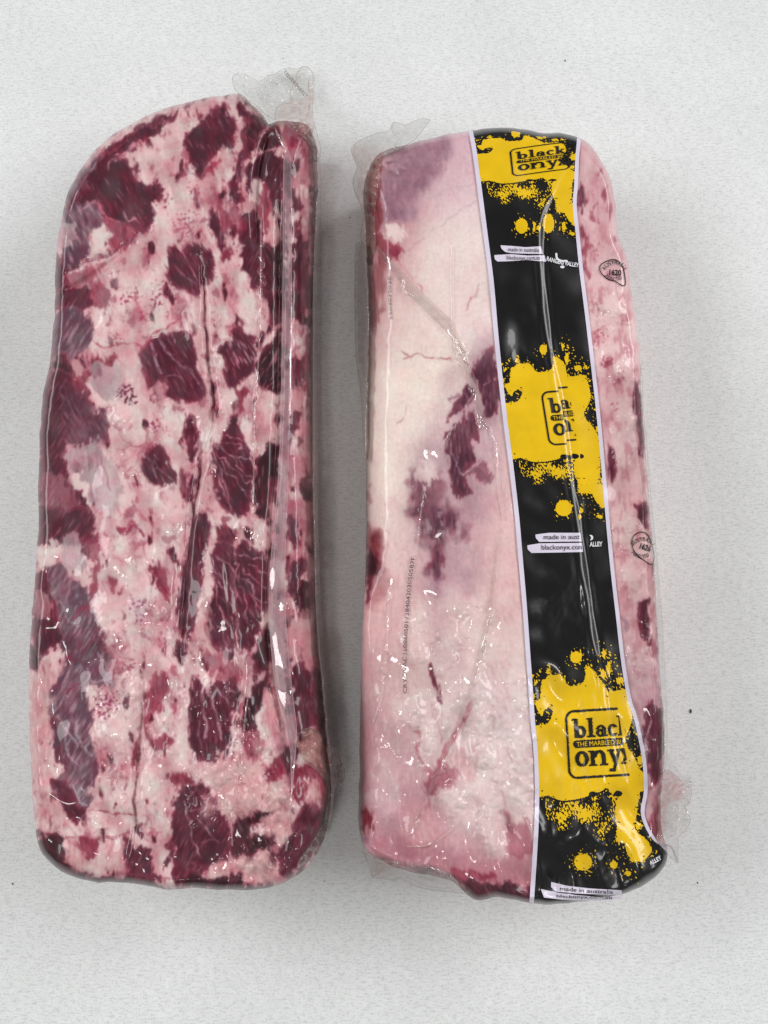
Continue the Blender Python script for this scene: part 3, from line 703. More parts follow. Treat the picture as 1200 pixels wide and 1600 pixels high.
# bottom
muscle(G('240,80 330,100 440,90 480,200 490,400 540,520 520,620 480,720 470,820 400,880 340,850 280,740 250,640 330,580 250,440 240,300'), 'G', 'B')
muscle(G('100,480 230,420 250,640 340,850 300,960 200,990 140,960 120,700'), 'K', 'V', a=0.7)
muscle(G('240,640 320,640 400,760 460,820 400,890 340,870 290,760'), 'M', 'A'); muscle(G('240,280 300,260 330,340 300,420 330,560 260,480'), 'M', 'V', a=0.85)
for p in ('270,230 330,300 400,420', '330,330 350,480 420,560', '390,270 420,400 500,480', '370,640 400,740 460,790'):
    line(G(p), 3.5, (190, 164, 172), 0.75)
muscle(G('145,1000 240,980 320,980 330,1130 400,1190 480,1230 700,1240 720,1200 830,1240 960,1300 1000,1330 480,1290 300,1220 180,1100'), 'D', 'A')
muscle(G('330,1000 400,1010 470,1180 400,1190 330,1130'), 'K', 'V'); muscle(G('520,1040 600,1030 590,1190 520,1190'), 'W', 'V', a=0.8); muscle(G('600,1040 690,1020 690,1210 620,1200'), 'K', 'V')
muscle(G('700,990 760,1040 840,1050 870,1130 880,1200 940,1260 820,1250 730,1210 700,1100'), 'M', 'B')
muscle(G('1010,850 1100,740 1200,700 1200,1290 1130,1260 1000,1080'), 'M', 'B')
line(G('480,820 600,840 770,850'), 4, (158, 72, 86)); line(G('330,990 500,1000 640,990 740,960'), 4, (158, 72, 86)); muscle(G('400,1010 530,1000 540,1050 500,1120 440,1080'), 'R')
muscle(G('740,440 780,420 780,560 740,520'), 'R', 'V'); muscle(G('970,620 1050,580 1150,640 1020,680'), 'R'); muscle(G('770,930 810,920 800,970 775,975'), 'D')
line(G('820,100 800,250 780,420 790,560 760,700 770,860 830,1000'), 3, (140, 74, 90), 0.8, depth=-0.0008)
muscle(G('820,600 880,590 920,700 960,850 980,960 900,960 850,800'), 'W', 'V', a=0.7)
muscle(H('150,650 240,700 260,800 320,860 360,960 370,1080 300,1150 180,1180 100,1160 60,1290 0,1290 0,800 80,680'), 'M', 'B')
muscle(H('380,880 470,830 560,820 640,830 590,880 490,930 480,990 560,960 600,1000 660,1050 520,1080 400,1130 360,1080'), 'D')
muscle(H('270,560 400,470 540,520 560,780 460,860 320,840 260,720'), 'K', 'A', a=0.9); muscle(H('560,640 680,650 750,720 650,800 560,800'), 'K', 'A'); muscle(H('560,860 680,820 750,860 700,960 600,990 540,930'), 'K', 'A')
muscle(H('580,560 690,480 700,580 640,640 580,640'), 'R'); muscle(H('440,400 520,330 560,400 540,500 480,500'), 'R', 'V', a=0.8)
muscle(H('720,480 790,560 850,540 950,620 990,700 970,820 850,760 790,800 750,720'), 'R'); muscle(H('690,420 740,440 750,560 700,580'), 'D', 'V')
muscle(H('830,780 960,840 960,960 880,1100 740,1220 660,1200 660,1060 740,960'), 'M', 'B')
muscle(H('0,1290 120,1200 200,1240 330,1240 430,1230 480,1290 640,1290 520,1335 200,1325'), 'D', 'B')
muscle(H('280,1150 400,1160 380,1220 250,1210'), 'K', a=0.8); muscle(H('420,1130 560,1090 650,1150 640,1260 500,1270'), 'K', 'A', a=0.85)
muscle(H('820,640 900,620 930,760 850,740'), 'K', 'V')
for p, w in (('70,760 100,900 130,1030 180,1130', 3.5), ('140,870 200,930 260,1000', 2.5), ('180,1020 240,1000 280,1040', 3), ('90,840 200,800', 2)):
    line(H(p), w, (196, 150, 158), 0.8)
# relief: lobes of fat, muscle texture, film folds
fatness = blur(np.clip((RL.col.mean(-1) - 110) / 70, 0, 1), 2.0)
fatness = blur(fatness, 7)
RL.z += RL.edge * (0.35 + 0.65 * sm(650, 1000, RL.Y)) * (0.0011 * RL.fbm(110, 2, 0.3) + 0.0008 * fatness + 0.0004 * RL.noise(55, aspect=2, ang=85) + 0.00012 * RL.noise(26) * fatness)
def groove(R, pts, depth, w):
    p = spline(np.array(pts, float), 5, closed=False); g = R.sub(p, 4 * w)
    d, _, al = dist_line(R.X[g], R.Y[g], p)
    R.z[g] += depth * np.exp(-(d / w) ** 2) * np.clip(np.minimum(al, 1 - al) * 7, 0, 1) * R.edge[g]
groove(RL, [(424,196),(412,235),(404,270),(400,330),(404,400)], -0.0045, 7)
groove(RL, [(440,230),(437,330),(438,450),(436,600),(430,740),(420,860),(418,980),(432,1080),(446,1150),(440,1220)], -0.0034, 7)
groove(RL, [(470,300),(468,450),(472,600),(470,760),(474,900),(478,1050)], 0.0035, 12)
groove(RL, [(318,400),(322,520),(334,640),(312,740),(298,830),(284,980),(282,1080)], -0.0022, 5)
groove(RL, [(225,1040),(222,1120),(212,1220),(212,1300),(196,1360)], -0.0020, 6)
groove(RL, [(92,460),(130,440),(180,405),(215,375)], -0.0022, 5)
groove(RL, [(350,840),(362,960),(374,1060),(350,1180),(330,1240)], -0.0018, 7)
for x, y, rx, ry, h in ((435, 1250, 60, 70, 0.004), (400, 1340, 60, 40, 0.002), (350, 1080, 40, 80, 0.002), (200, 900, 50, 120, 0.0015), (330, 230, 50, 50, 0.002)):
    RL.z += RL.edge * h * np.exp(-((RL.X - x) / rx) ** 2 - ((RL.Y - y) / ry) ** 2)
film_lines_left = [[(408,340),(407,450),(404,560),(398,640),(396,760),(391,860)], [(392,1060),(383,1120),(378,1180),(373,1235),(362,1272),(363,1322)], [(463,1140),(461,1180),(457,1222),(452,1290),(447,1330)], [(338,480),(344,600)], [(276,1060),(262,1120),(258,1180)], [(430,200),(447,240),(450,255)], [(300,1200),(296,1270),(300,1330)]]
ridges(RL, film_lines_left, 0.0012, 2.2)
crinkle(RL, [(205,1090,26,34,1), (250,1150,30,40,1), (290,1000,20,40,.9), (240,900,26,60,.5), (255,960,22,30,.8), (335,1090,50,50,.6), (375,1130,30,40,.9), (400,1190,60,50,.9), (430,1250,50,60,1), (325,1250,40,30,.8), (200,1220,40,50,.8), (400,1340,70,40,.8), (205,1170,30,40,.8), (390,990,30,25,.7), (230,725,30,14,.8), (445,390,20,120,.5), (440,265,30,30,.6), (280,640,14,14,.5), (370,820,40,20,.6)], 0.0011)
lobes(RL, [(338,1215,26,24),(368,1248,32,30),(402,1212,20,30),(432,1246,26,22),(442,1292,28,15),(408,1170,14,26),(330,1262,18,22),(490,1240,14,26),(400,1350,34,14)], (222, 180, 174), 0.74, 0.0014)
finish_colour(RL, 0.92, 0.22)
left_pack = empty('vacuum_packed_beef_cut', 280, 800, 'dark red heavily marbled beef cut vacuum packed in clear film without printed band', 'packed meat')
lay_body(RL, 'beef_cut', left_pack)

# ================================================================== RIGHT PACK
I_ = lambda t: q(530, 160, 4, t)
I2 = lambda t: q(780, 160, 4, t)
J_ = lambda t: q(530, 500, 4, t)
J2 = lambda t: q(780, 500, 4, t)
K_ = lambda t: q(530, 800, 4, t)
K2 = lambda t: q(780, 800, 4, t)
L_ = lambda t: q(530, 1060, 4, t)
L2 = lambda t: q(800, 1060, 4, t)
out_right = np.array([(592,240),(612,232),(650,222),(690,212),(735,204),(780,199),(820,202),(850,208),(880,208),(905,215),(925,230),(945,260),(957,290),(962,320),(966,370),(979,400),(985,450),(993,500),(1000,550),(1002,620),(1008,700),(1013,770),(1019,850),(1026,950),(1031,1050),(1037,1120),(1038,1180),(1033,1240),(1032,1290),(1044,1335),(1030,1365),(1000,1386),(970,1398),(920,1408),(860,1413),(820,1410),(780,1402),(745,1406),(722,1390),(700,1374),(650,1364),(620,1356),(592,1343),(572,1328),(561,1300),(560,1250),(562,1200),(563,1100),(566,1000),(571,900),(572,820),(572,700),(574,600),(576,500),(574,420),(571,350),(568,300),(577,262)], float)
RR = pack_relief(Raster(540, 180, 1090, 1430, 23), out_right, 0.064, 44, 1.0)
mask, blend, muscle, line, speck = painter(RR, 1.4)
f = RR.fields
RR.col = field_from_points(RR, [(620,480,(236,222,208)),(700,400,(236,222,210)),(650,600,(238,224,208)),(740,450,(234,214,206)),(760,300,(232,212,206)),(690,250,(208,174,180)),(740,240,(212,172,180)),(620,270,(194,158,162)),(585,300,(186,130,134)),(585,400,(178,120,124)),(578,480,(196,148,146)),
 (600,760,(238,224,208)),(612,850,(230,206,196)),(590,900,(222,186,180)),(585,960,(212,162,160)),(700,1000,(216,190,182)),(640,1000,(216,186,178)),(595,1050,(202,148,150)),(580,1150,(190,128,132)),(610,1200,(198,140,144)),(600,1290,(190,126,134)),(650,1080,(214,190,176)),(680,1150,(212,188,180)),(720,1080,(210,180,178)),
 (770,1030,(226,202,192)),(780,1130,(224,200,192)),(780,1230,(226,200,192)),(750,1290,(226,198,190)),(700,1310,(198,140,146)),(650,1320,(188,118,126)),(760,1360,(196,120,128)),(700,700,(230,210,200)),(770,720,(226,196,190)),(785,800,(226,188,184)),(780,900,(224,188,182)),(700,930,(216,188,184)),
 (940,260,(206,164,164)),(930,330,(206,160,162)),(950,400,(216,176,176)),(950,500,(226,190,186)),(970,580,(222,184,182)),(965,680,(218,172,174)),(975,760,(220,178,176)),(980,850,(224,188,182)),(985,920,(214,164,166)),(995,1000,(212,168,170)),(1010,1070,(206,164,166)),(1015,1150,(196,146,152)),(1010,1250,(206,156,160)),(1025,1310,(206,160,162))], 42)
t1 = (0.5 + 0.5 * np.tanh(f['mid'] * 0.8 + 0.4 * f['blot']))[..., None]
RR.col = RR.col * (1 - 0.10 * t1) + 0.10 * t1 * np.array((196, 130, 138)) + 0.8 * (f['fine'])[..., None]
lob = np.abs(RR.fbm(40, 2, 0.4, aspect=1.5, ang=80))
v1 = (sm(0.10, 0.0, lob) * 0.16 * sm(-0.6, 1.0, f['blot']))[..., None]
RR.col = RR.col * (1 - v1) + np.array((186, 126, 128)) * v1
v3 = (sm(0.4, 2.2, f['V'] + 0.6 * f['mid']) * 0.22)[..., None]
RR.col = RR.col * (1 - v3) + np.array((240, 224, 214)) * v3
v4 = (sm(0.6, 2.4, f['A'] + 0.8 * f['blot']) * 0.22 * sm(500, 1100, RR.Y))[..., None]
RR.col = RR.col * (1 - v4) + np.array((184, 116, 122)) * v4
tt = (sm(0.10, 0.0, f['ridge']) * sm(0.1, 1.3, f['blot']) * 0.22 * sm(700, 1000, RR.Y))[..., None]
RR.col = RR.col * (1 - tt) + np.array((176, 100, 110)) * tt
lobes(RR, [(660,1165,16,30),(690,1120,20,36),(755,1130,16,50),(775,1185,20,40),(745,1235,30,30),(765,1290,16,60),(812,1170,20,46),(815,1240,20,26),(705,1255,22,26),(640,1110,36,30),(805,1080,30,40),(745,985,30,50),(735,1060,34,40),(650,990,22,60),(600,1230,30,70),(700,1020,20,50),(610,250,30,20),(955,480,24,40),(965,560,20,40),(970,690,22,60),(975,830,22,40),(985,900,20,30),(1000,1010,20,50)], (236, 218, 207), 0.5, 0.0020)
# right strip is streaky
sl, m, s = mask(np.array([(905,220),(960,330),(1000,560),(1036,1100),(1030,1300),(1000,1180),(955,850),(920,500),(902,320)], float), 8)
blend(sl, m * 0.55 * sm(0.2, 1.6, f['mid'][sl] + 0.5 * f['V'][sl]), (184, 110, 120))
blend(sl, m * 0.4 * sm(0.2, 1.6, -f['mid'][sl]), (232, 204, 198))
lum = RR.col.mean(-1, keepdims=True); ds = (0.22 * sm(950, 1150, RR.Y))[..., None]
RR.col = RR.col * (1 - ds) + lum * ds
# top: purple muscle shining through
muscle(I_('260,300 480,230 640,200 700,280 620,440 540,540 480,640 480,720 320,750 270,760 265,400'), 'P', 'A', soft=9, a=0.72)
muscle(I_('540,380 640,360 660,420 560,480 500,560 440,600 480,480'), 'P', 'B', soft=6, a=0.8)
muscle(I_('270,480 380,420 420,560 330,640 280,740'), 'P', 'V', soft=6, a=0.8)
muscle(I_('310,680 460,650 470,720 330,750'), 'P', 'A', soft=4, a=0.8)
muscle(I_('180,370 255,340 250,740 290,850 380,900 400,940 330,990 250,1000 220,830 170,560'), 'B', 'V', soft=4, a=0.75)
muscle(I_('290,850 370,890 380,970 320,980 300,930'), 'R', 'A', soft=3)
muscle(I_('220,1000 290,1030 270,1250 210,1430 180,1330'), 'B', 'V', soft=6, a=0.45)
muscle(I_('300,770 370,760 420,830 370,880 320,850 280,830'), 'W', soft=4)
line(I_('360,980 400,1030 460,1100 525,1180'), 2, (190, 96, 96), 0.8)
line(I_('550,600 700,540 800,520 860,490'), 2, (190, 164, 166), 0.7); line(I_('560,820 700,720 780,650 860,620'), 2, (180, 160, 158), 0.7); line(I_('400,950 480,880 540,840'), 2, (170, 130, 132), 0.7)
line(I_('880,1130 830,1230 800,1300'), 2.4, (176, 110, 118), 0.8); line(I_('400,1545 430,1585 500,1580 570,1595'), 1.6, (150, 70, 80), 0.9)
# middle dark windows of lean
muscle(J_('640,640 900,120 1010,300 1010,640 960,1050 860,1420 660,1700 520,1600 440,1230 460,900'), 'P', 'V', soft=26, a=0.5)
muscle(J_('840,300 950,170 990,330 1003,500 960,600 910,590 880,450 860,370'), 'U', 'V', soft=3)
muscle(J_('740,480 810,410 840,470 800,560 700,600 665,650'), 'U', 'A', soft=3)
muscle(J_('690,490 730,450 740,480 700,510'), 'P', soft=3)
muscle(J_('660,740 750,640 830,560 870,680 870,740 820,750 860,860 810,920 790,1000 820,1080 750,1100 700,1030 690,920'), 'U', 'V', soft=2)
muscle(J_('800,940 900,900 950,980 920,1030 860,980'), 'U', 'B', soft=6, a=0.8)
muscle(J_('470,940 560,1040 620,980 640,1100 620,1150 700,1180 780,1280 800,1370 720,1340 640,1400 630,1600 560,1590 580,1440 510,1360 500,1250 460,1230'), 'U', 'V', soft=9, warp=1.6, a=0.9)
sl, m, s = mask(J_('520,1200 700,1180 800,1300 780,1500 640,1420 560,1500'), 10); blend(sl, m * 0.6 * sm(-0.2, 1.2, f['mid'][sl] + 0.4 * f['fib'][sl]), (200, 172, 174))
muscle(J_('480,960 560,860 610,950 570,1040 500,1030'), 'W', soft=4, a=0.85)
muscle(J_('580,860 660,760 690,920 700,1030 640,980'), 'S', soft=5, a=0.7)
for p in ('690,740 720,880 780,980', '900,400 960,390', '770,980 830,920 880,890', '830,470 790,560 730,640'):
    line(J_(p), 2.2, (200, 168, 174), 0.85)
line(J_('400,180 430,220 500,220 570,235 650,245 715,250'), 1.6, (150, 66, 76), 0.9); line(J_('430,220 400,250'), 1.4, (160, 90, 96)); line(J_('430,540 400,600 355,655'), 1.4, (160, 100, 104), 0.8); line(J_('560,235 590,240'), 3, (190, 80, 90))
muscle(J_('680,300 740,280 760,320 700,400 640,440'), 'S', soft=9, a=0.5); muscle(J_('840,200 940,130 950,200 850,290'), 'P', soft=10, a=0.5)
muscle(J_('175,1290 200,1330 260,1340 270,1450 260,1560 170,1600'), 'B', 'V', soft=7, a=0.9); muscle(J_('185,1050 200,1080 175,1200'), 'R', soft=4, a=0.5)
muscle(K_('185,220 235,300 245,350 215,430 185,560 172,450 172,280'), 'D', 'V', soft=3)
muscle(K_('200,430 260,350 290,450 240,560 190,600'), 'B', 'V', soft=8, a=0.45)
muscle(K_('590,250 635,220 640,400 570,400'), 'U', 'V', soft=5, a=0.9)
muscle(K_('760,360 860,340 880,420 800,500 740,440'), 'P', soft=16, a=0.45); muscle(K_('570,400 640,400 650,520 590,500'), 'P', soft=9, a=0.6)
muscle(K_('570,640 650,620 660,740 600,860 570,800'), 'P', soft=14, a=0.35)
muscle(K_('568,950 600,1030 628,1100 642,1195 605,1110 575,1020'), 'D', 'V', soft=1.5, warp=0.3)
muscle(K_('700,800 760,780 770,960 660,1010 600,980 590,900'), 'S', soft=12, a=0.35)
# lower part
line(K_('600,1200 595,1280 620,1340 650,1450'), 3, (190, 120, 122), 0.8); line(K_('460,1360 500,1400 480,1500 530,1570'), 5, (176, 92, 98), 0.8); line(K_('830,1180 760,1330 660,1500 600,1620'), 8, (172, 84, 96), 0.75)
muscle(K_('510,1330 600,1300 620,1440 580,1510 540,1480'), 'W', soft=4, a=0.7); muscle(K_('760,1380 820,1370 830,1470 780,1480'), 'W', soft=5, a=0.6)
muscle(L_('550,560 700,540 740,640 680,680 600,700 560,800 540,640'), 'R', 'A', soft=6, a=0.6); muscle(L_('700,460 820,480 840,640 740,650'), 'K', 'V', soft=6, a=0.6)
muscle(L_('640,700 780,660 870,760 860,900 740,940 620,820'), 'W', soft=9, a=0.55); muscle(L_('860,520 950,500 980,700 1050,1100 940,1110 900,800'), 'W', 'V', soft=6, a=0.6)
muscle(L_('1030,640 1190,620 1190,900 1080,880 1030,780'), 'W', soft=5, a=0.5)
muscle(L_('1040,820 1080,900 1180,900 1190,1100 1060,1110 1050,1000'), 'R', 'A', soft=5, a=0.5)
muscle(L_('200,1000 420,1030 700,1060 900,1120 1180,1160 1180,1300 900,1260 700,1200 480,1180 300,1140'), 'R', 'A', soft=9, a=0.22)
muscle(L_('430,800 560,800 640,960 560,1060 430,1040'), 'K', 'A', soft=9, a=0.7)
muscle(L_('140,840 190,820 195,960 150,940'), 'B', 'V', soft=6, a=0.95); muscle(L_('105,940 140,960 180,1070 130,1060'), 'P', soft=5, a=0.8)
muscle(L_('480,1190 560,1185 720,1240 900,1270 1040,1270 1190,1330 1190,1420 870,1420 780,1340 740,1260'), 'D', 'A', soft=3, a=0.9)
muscle(L_('720,1190 950,1215 940,1265 720,1235'), 'R', 'A', soft=3, a=0.9)
for p, w in (('820,400 860,520 830,640', 3), ('980,420 1000,520 960,560', 2), ('1030,700 1040,830 1100,880', 2.5), ('200,880 300,930 430,1010', 2), ('640,560 620,640 560,700', 3)):
    line(L_(p), w, (188, 124, 126), 0.45)
# right strip
muscle(I2('500,510 540,540 530,640 510,690 495,620'), 'M', 'V', soft=2); muscle(I2('515,780 550,840 548,1100 530,1060'), 'R', 'V', soft=3, a=0.8)
muscle(I2('640,430 650,430 640,460'), 'R'); muscle(I2('650,540 675,530 665,620 650,620'), 'R', 'V', soft=3, a=0.7); muscle(I2('590,640 610,630 600,740 585,720'), 'R', 'V', soft=3, a=0.8); muscle(I2('680,660 700,650 690,720'), 'R', 'V', a=0.7); muscle(I2('720,830 745,850 740,880'), 'R', a=0.8)
speck(935, 525, 16, (176, 88, 100), 0.4); speck(948, 565, 10, (168, 70, 86), 0.6); speck(970, 590, 10, (184, 100, 112)); speck(960, 635, 8, (190, 104, 116)); speck(976, 500, 10, (176, 110, 114)); speck(930, 480, 14, (190, 120, 126)); speck(925, 390, 16, (180, 104, 112))
muscle(J2('640,250 690,235 715,265 690,290 645,300'), 'R', soft=2, a=0.8); muscle(J2('700,420 760,350 780,320 770,370 720,430'), 'R', soft=4, a=0.5)
muscle(J2('830,430 880,395 895,600 910,900 880,780 850,600'), 'M', 'V', soft=3); muscle(J2('678,785 720,820 730,920 715,1010 690,985'), 'M', 'V', soft=2, warp=0.4); muscle(J2('855,1160 910,1120 940,1180 928,1290 890,1285 850,1190'), 'M', 'V', soft=2)
muscle(J2('800,600 850,620 860,720 810,700'), 'W', soft=5, a=0.5)
muscle(K2('868,570 920,540 940,700 940,830 880,740'), 'M', 'V', soft=2); muscle(K2('760,640 800,700 790,760 770,720'), 'P', soft=3, a=0.8); muscle(K2('940,800 1000,870 1000,960 950,900'), 'R', soft=4, a=0.6)
muscle(L2('850,160 940,160 965,260 945,500 920,620 880,660 830,400 815,300'), 'M', 'V', soft=2); muscle(L2('930,700 1000,700 960,900 960,1000 890,1000 860,900'), 'R', 'V', soft=4, a=0.7)
line(L2('870,250 850,330 835,480'), 3, (206, 170, 176), 0.8)
for p in ('560,300 600,330 650,380', '540,840 600,900 620,880'):
    line(I2(p), 2, (176, 116, 124), 0.6)
# relief
RR.z += RR.edge * (0.0008 * RR.fbm(130, 2, 0.35))
lump = sm(980, 1150, RR.Y); RR.z += RR.edge * lump * (0.0010 * RR.noise(60, aspect=1.8, ang=75))
# the printed film buckles into one long fold down the band
fold = spline(np.array([(897,222),(886,262),(868,300),(852,336),(848,380),(850,430),(856,490),(862,540),(874,600),(884,650),(890,700),(897,760),(905,800),(910,840),(915,880),(925,950),(934,1010),(946,1070),(958,1140),(970,1185),(988,1240),(992,1270)], float), 4, closed=False)
sl = RR.sub(fold, 30)
d, side, al = dist_line(RR.X[sl], RR.Y[sl], fold)
sd = d * -side      # positive to the right of the fold
wfold = np.clip(np.minimum(al, 1 - al) * 8, 0, 1)
fw = 15.0
RR.z[sl] += blur(RR.edge[sl] * wfold * (0.0009 * np.sin(np.clip(sd / fw, 0, 1) * math.pi) - 0.0008 * np.exp(-((sd + 3) / 4.5) ** 2)), 1.6)
ridges(RR, [I_('330,1010 400,1130 550,1300 700,1440 760,1600'), J_('690,50 760,250 850,520 880,680'), J_('720,50 780,200 860,380 900,580 970,760 980,960'), K_('330,400 310,600 295,900 260,1170 210,1320'), K_('950,600 900,850 830,1100'), L_('830,130 700,430 560,740 420,1050'), L_('420,1050 560,1040 680,960 760,890'), J_('640,780 700,690 730,650'), J_('460,1050 480,960'), J_('540,1040 510,1200 490,1400')], 0.0011, 2.0)
crinkle(RR, [(705,665,30,26,1), (645,735,12,40,.9), (660,770,30,30,.7), (610,830,16,60,.7), (650,830,14,30,.7), (735,960,40,30,.9), (780,930,20,60,.6), (790,810,20,40,.7), (760,1150,50,60,1), (740,1250,60,60,1), (800,1180,30,60,1), (800,1350,30,40,1), (760,1320,60,40,.9), (680,1080,20,40,.6), (700,1340,60,20,.8), (600,430,20,30,.6), (850,1300,30,40,1), (900,1120,50,40,.7), (930,1220,50,50,.7), (925,1330,50,40,1), (880,940,40,50,.5), (1000,960,30,60,.6), (980,870,20,40,.7), (1025,1100,14,80,.7), (830,560,30,16,.6)], 0.0005)
finish_colour(RR, 0.97, 0.25, 0.3)
right_pack = empty('vacuum_packed_beef_cut', 790, 800, 'pale fat capped beef cut vacuum packed under a black and yellow printed band', 'packed meat')
lay_body(RR, 'beef_cut', right_pack)

def zr(px, py): return RR.samp(RR.z, px, py)
def zl(px, py): return RL.samp(RL.z, px, py)

def decal(name, F_, box, mat, parent, lift, step=1.0, zf=zr):
    px, py, polys = contour(F_, *box, step)
    if not polys: return None
    return mesh_obj(name, P(px, py, zf(px, py) + lift), polys, mat, parent)

# ------------------------------------------------------------------ printed band
band_l = spline(np.array([(731,196),(734,208),(740,240),(748,300),(757,370),(766,440),(773,520),(780,590),(788,660),(797,730),(806,810),(812,880),(818,950),(823,1020),(826,1060),(830,1120),(836,1190),(837,1260),(834,1330),(828,1420)], float), 4, closed=False)
band_r = spline(np.array([(907,200),(906,225),(904,245),(902,290),(900,320),(905,370),(910,420),(915,460),(920,500),(927,560),(934,620),(941,690),(947,760),(955,850),(960,900),(967,960),(975,1030),(985,1090),(996,1125),(1008,1185),(1011,1235),(1006,1267),(1012,1290),(1025,1312),(1038,1322),(1052,1338),(1058,1360)], float), 4, closed=False)
def xl(y): return np.interp(y, band_l[:, 1], band_l[:, 0])
def xr(y): return np.interp(y, band_r[:, 1], band_r[:, 0])
def F_band(X, Y):
    return np.maximum(np.maximum(xl(Y) - X, X - xr(Y)), RR.samp(RR.S, X, Y) + 0.6)
band = decal('printed_band', F_band, (725, 195, 1056, 1418), M_BLACK, right_pack, 0.0004, 1.25)
band['label'] = 'black and yellow printed film band'
def F_edge(xf, w0, w1):
    def g(X, Y):
        return np.maximum(np.maximum(xf(Y) + w0 - X, X - xf(Y) - w1), RR.samp(RR.S, X, Y) + 0.4)
    return g
decal('band_edge', F_edge(xl, -1.5, 5.5), (722, 195, 850, 1418), M_LILAC, band, 0.0007, 1.0)
decal('band_edge', F_edge(xr, -5.0, 1.0), (885, 195, 1056, 1345), M_LILAC, band, 0.0007, 1.0)

# ------------------------------------------------------------------ paint splash print (designed once in the lowest repeat's pixels)
blob = np.array([(854,1047),(859,1045),(863,1055),(875,1054),(883,1063),(885,1068),(893,1072),(910,1067),(915,1055),(914,1045),(920,1041),(928,1048),(935,1058),(943,1070),(952,1083),(953,1076),(958,1080),(980,1077),(983,1087),(987,1107),(987,1127),(980,1147),(977,1155),(982,1170),(988,1177),(997,1195),(1003,1207),(1012,1208),(1012,1234),(1000,1238),(996,1266),(992,1290),(996,1300),(1008,1310),(1016,1322),(1018,1330),(1006,1345),(996,1346),(984,1344),(978,1325),(976,1318),(964,1315),(962,1310),(964,1290),(960,1276),(962,1256),(968,1240),(965,1236),(955,1240),(948,1231),(940,1236),(925,1240),(920,1243),(904,1248),(882,1251),(868,1248),(856,1243),(840,1246),(834,1240),(834,1190),(834,1140),(842,1133),(856,1130),(864,1112),(860,1104),(850,1110),(848,1118),(843,1115),(836,1100),(835,1094),(844,1092),(846,1075),(847,1063),(856,1058)], float)
cow = np.array([(854,1245),(868,1250),(882,1253),(904,1250),(922,1245),(935,1240),(948,1233),(958,1240),(962,1256),(958,1276),(962,1300),(955,1318),(935,1310),(920,1300),(905,1297),(890,1296),(878,1297),(872,1304),(862,1290),(852,1275)], float)
blob_s = spline(blob, 3)
dots = [(900,1027,9,9),(943,1053,4,7),(944,1021,3,6),(951,1045,3,11),(969,1064,6,6),(830,1088,6,6),(830,1057,3,3),(911,1347,14,13),(959,1351,6,6),(982,1365,4,4),(998,1291,5,6),(981,1062,3,4),(1001,1146,5,13),(1000,1188,4,7),(838,1065,2,2),(846,1078,2,2)]
NR = Raster(780, 980, 1060, 1400, 41)
n_fur = NR.fbm(4.5, 2, aspect=2.2, ang=75); n_fur2 = NR.fbm(4.5, 2, aspect=2.6, ang=35); n_grain = NR.noise(3.2); n_big = NR.noise(40)
xl3 = xl
def splash(X, Y):
    s = sdf_poly(X, Y, blob_s)
    for x, y, a, b in dots:
        s = np.minimum(s, (np.hypot((X - x) / a, (Y - y) / b) - 1) * min(a, b))
    nf = np.where(NR.samp(n_big, X, Y) > 0, NR.samp(n_fur, X, Y), NR.samp(n_fur2, X, Y))
    out = s + 0.7 * NR.samp(n_grain, X, Y)
    out = np.where((s > -2) & (s < 20), np.minimum(out, (0.75 + np.clip(s, 0, 20) * 0.085 - nf) * 1.4), out)
    out = np.where((s < 0) & (s > -12), np.maximum(out, (NR.samp(n_fur2, X, Y) - 1.25 + s * 0.10) * 1.4), out)
    c = sdf_poly(X, Y, cow)
    inten = 0.15 + 0.9 * np.clip((Y - 1275) / 28, 0, 1) + 0.5 * NR.samp(n_big, X, Y) + 1.0 * np.exp(-(((X - 945) / 7) ** 2 + ((Y - 1262) / 26) ** 2))
    hatch = (NR.samp(n_fur, X, Y) * 0.8 + 0.5 * NR.samp(n_grain, X, Y))
    cf = (inten - hatch) * 1.2
    out = np.where(c < 1.0, cf, out)
    d, _, _ = dist_line(X, Y, cow[:7]); out = np.maximum(out, 1.1 - d)                     # back line of the animal
    ear = np.hypot((X - 966) / 6.5, (Y - 1240) / 4.5) - 1
    out = np.maximum(out, -ear * 3)
    ear2 = np.hypot((X - 926) / 6, (Y - 1241) / 4.5) - 1
    out = np.maximum(out, -ear2 * 3)
    return out
def repeat_map(y_src, y_dst, sx, xoff, fold_shift=None):
    """photo pixel in another repeat -> pixel in the lowest repeat"""
    def g(X, Y):
        y3 = np.interp(Y, y_dst, y_src, left=None)
        y3 = np.where(Y < y_dst[0], y_src[0] + (Y - y_dst[0]) * (y_src[1] - y_src[0]) / (y_dst[1] - y_dst[0]), y3)
        y3 = np.where(Y > y_dst[-1], y_src[-1] + (Y - y_dst[-1]) * (y_src[-1] - y_src[-2]) / (y_dst[-1] - y_dst[-2]), y3)
        dx = (X - xl(Y) - xoff) / sx
        if fold_shift is not None: dx = fold_shift(dx, X, Y)
        return xl(y3) + dx, y3
    return g
foldx = lambda y: np.interp(y, fold[:, 1], fold[:, 0])
SRC = [1027, 1111, 1214, 1247, 1347]
g1 = repeat_map(SRC, [208, 232, 271, 284, 353], 0.92, 0, lambda dx, X, Y: dx + 0)
g2 = repeat_map(SRC, [546, 613, 690, 719, 794], 0.97, 0, lambda dx, X, Y: np.where(X > foldx(Y) + fw, dx + 14, np.where(X > foldx(Y), dx + 22 * sm(640, 700, Y), dx)))
def clipband(fn, X, Y): return np.maximum(fn, F_band(X, Y) + 5.0)
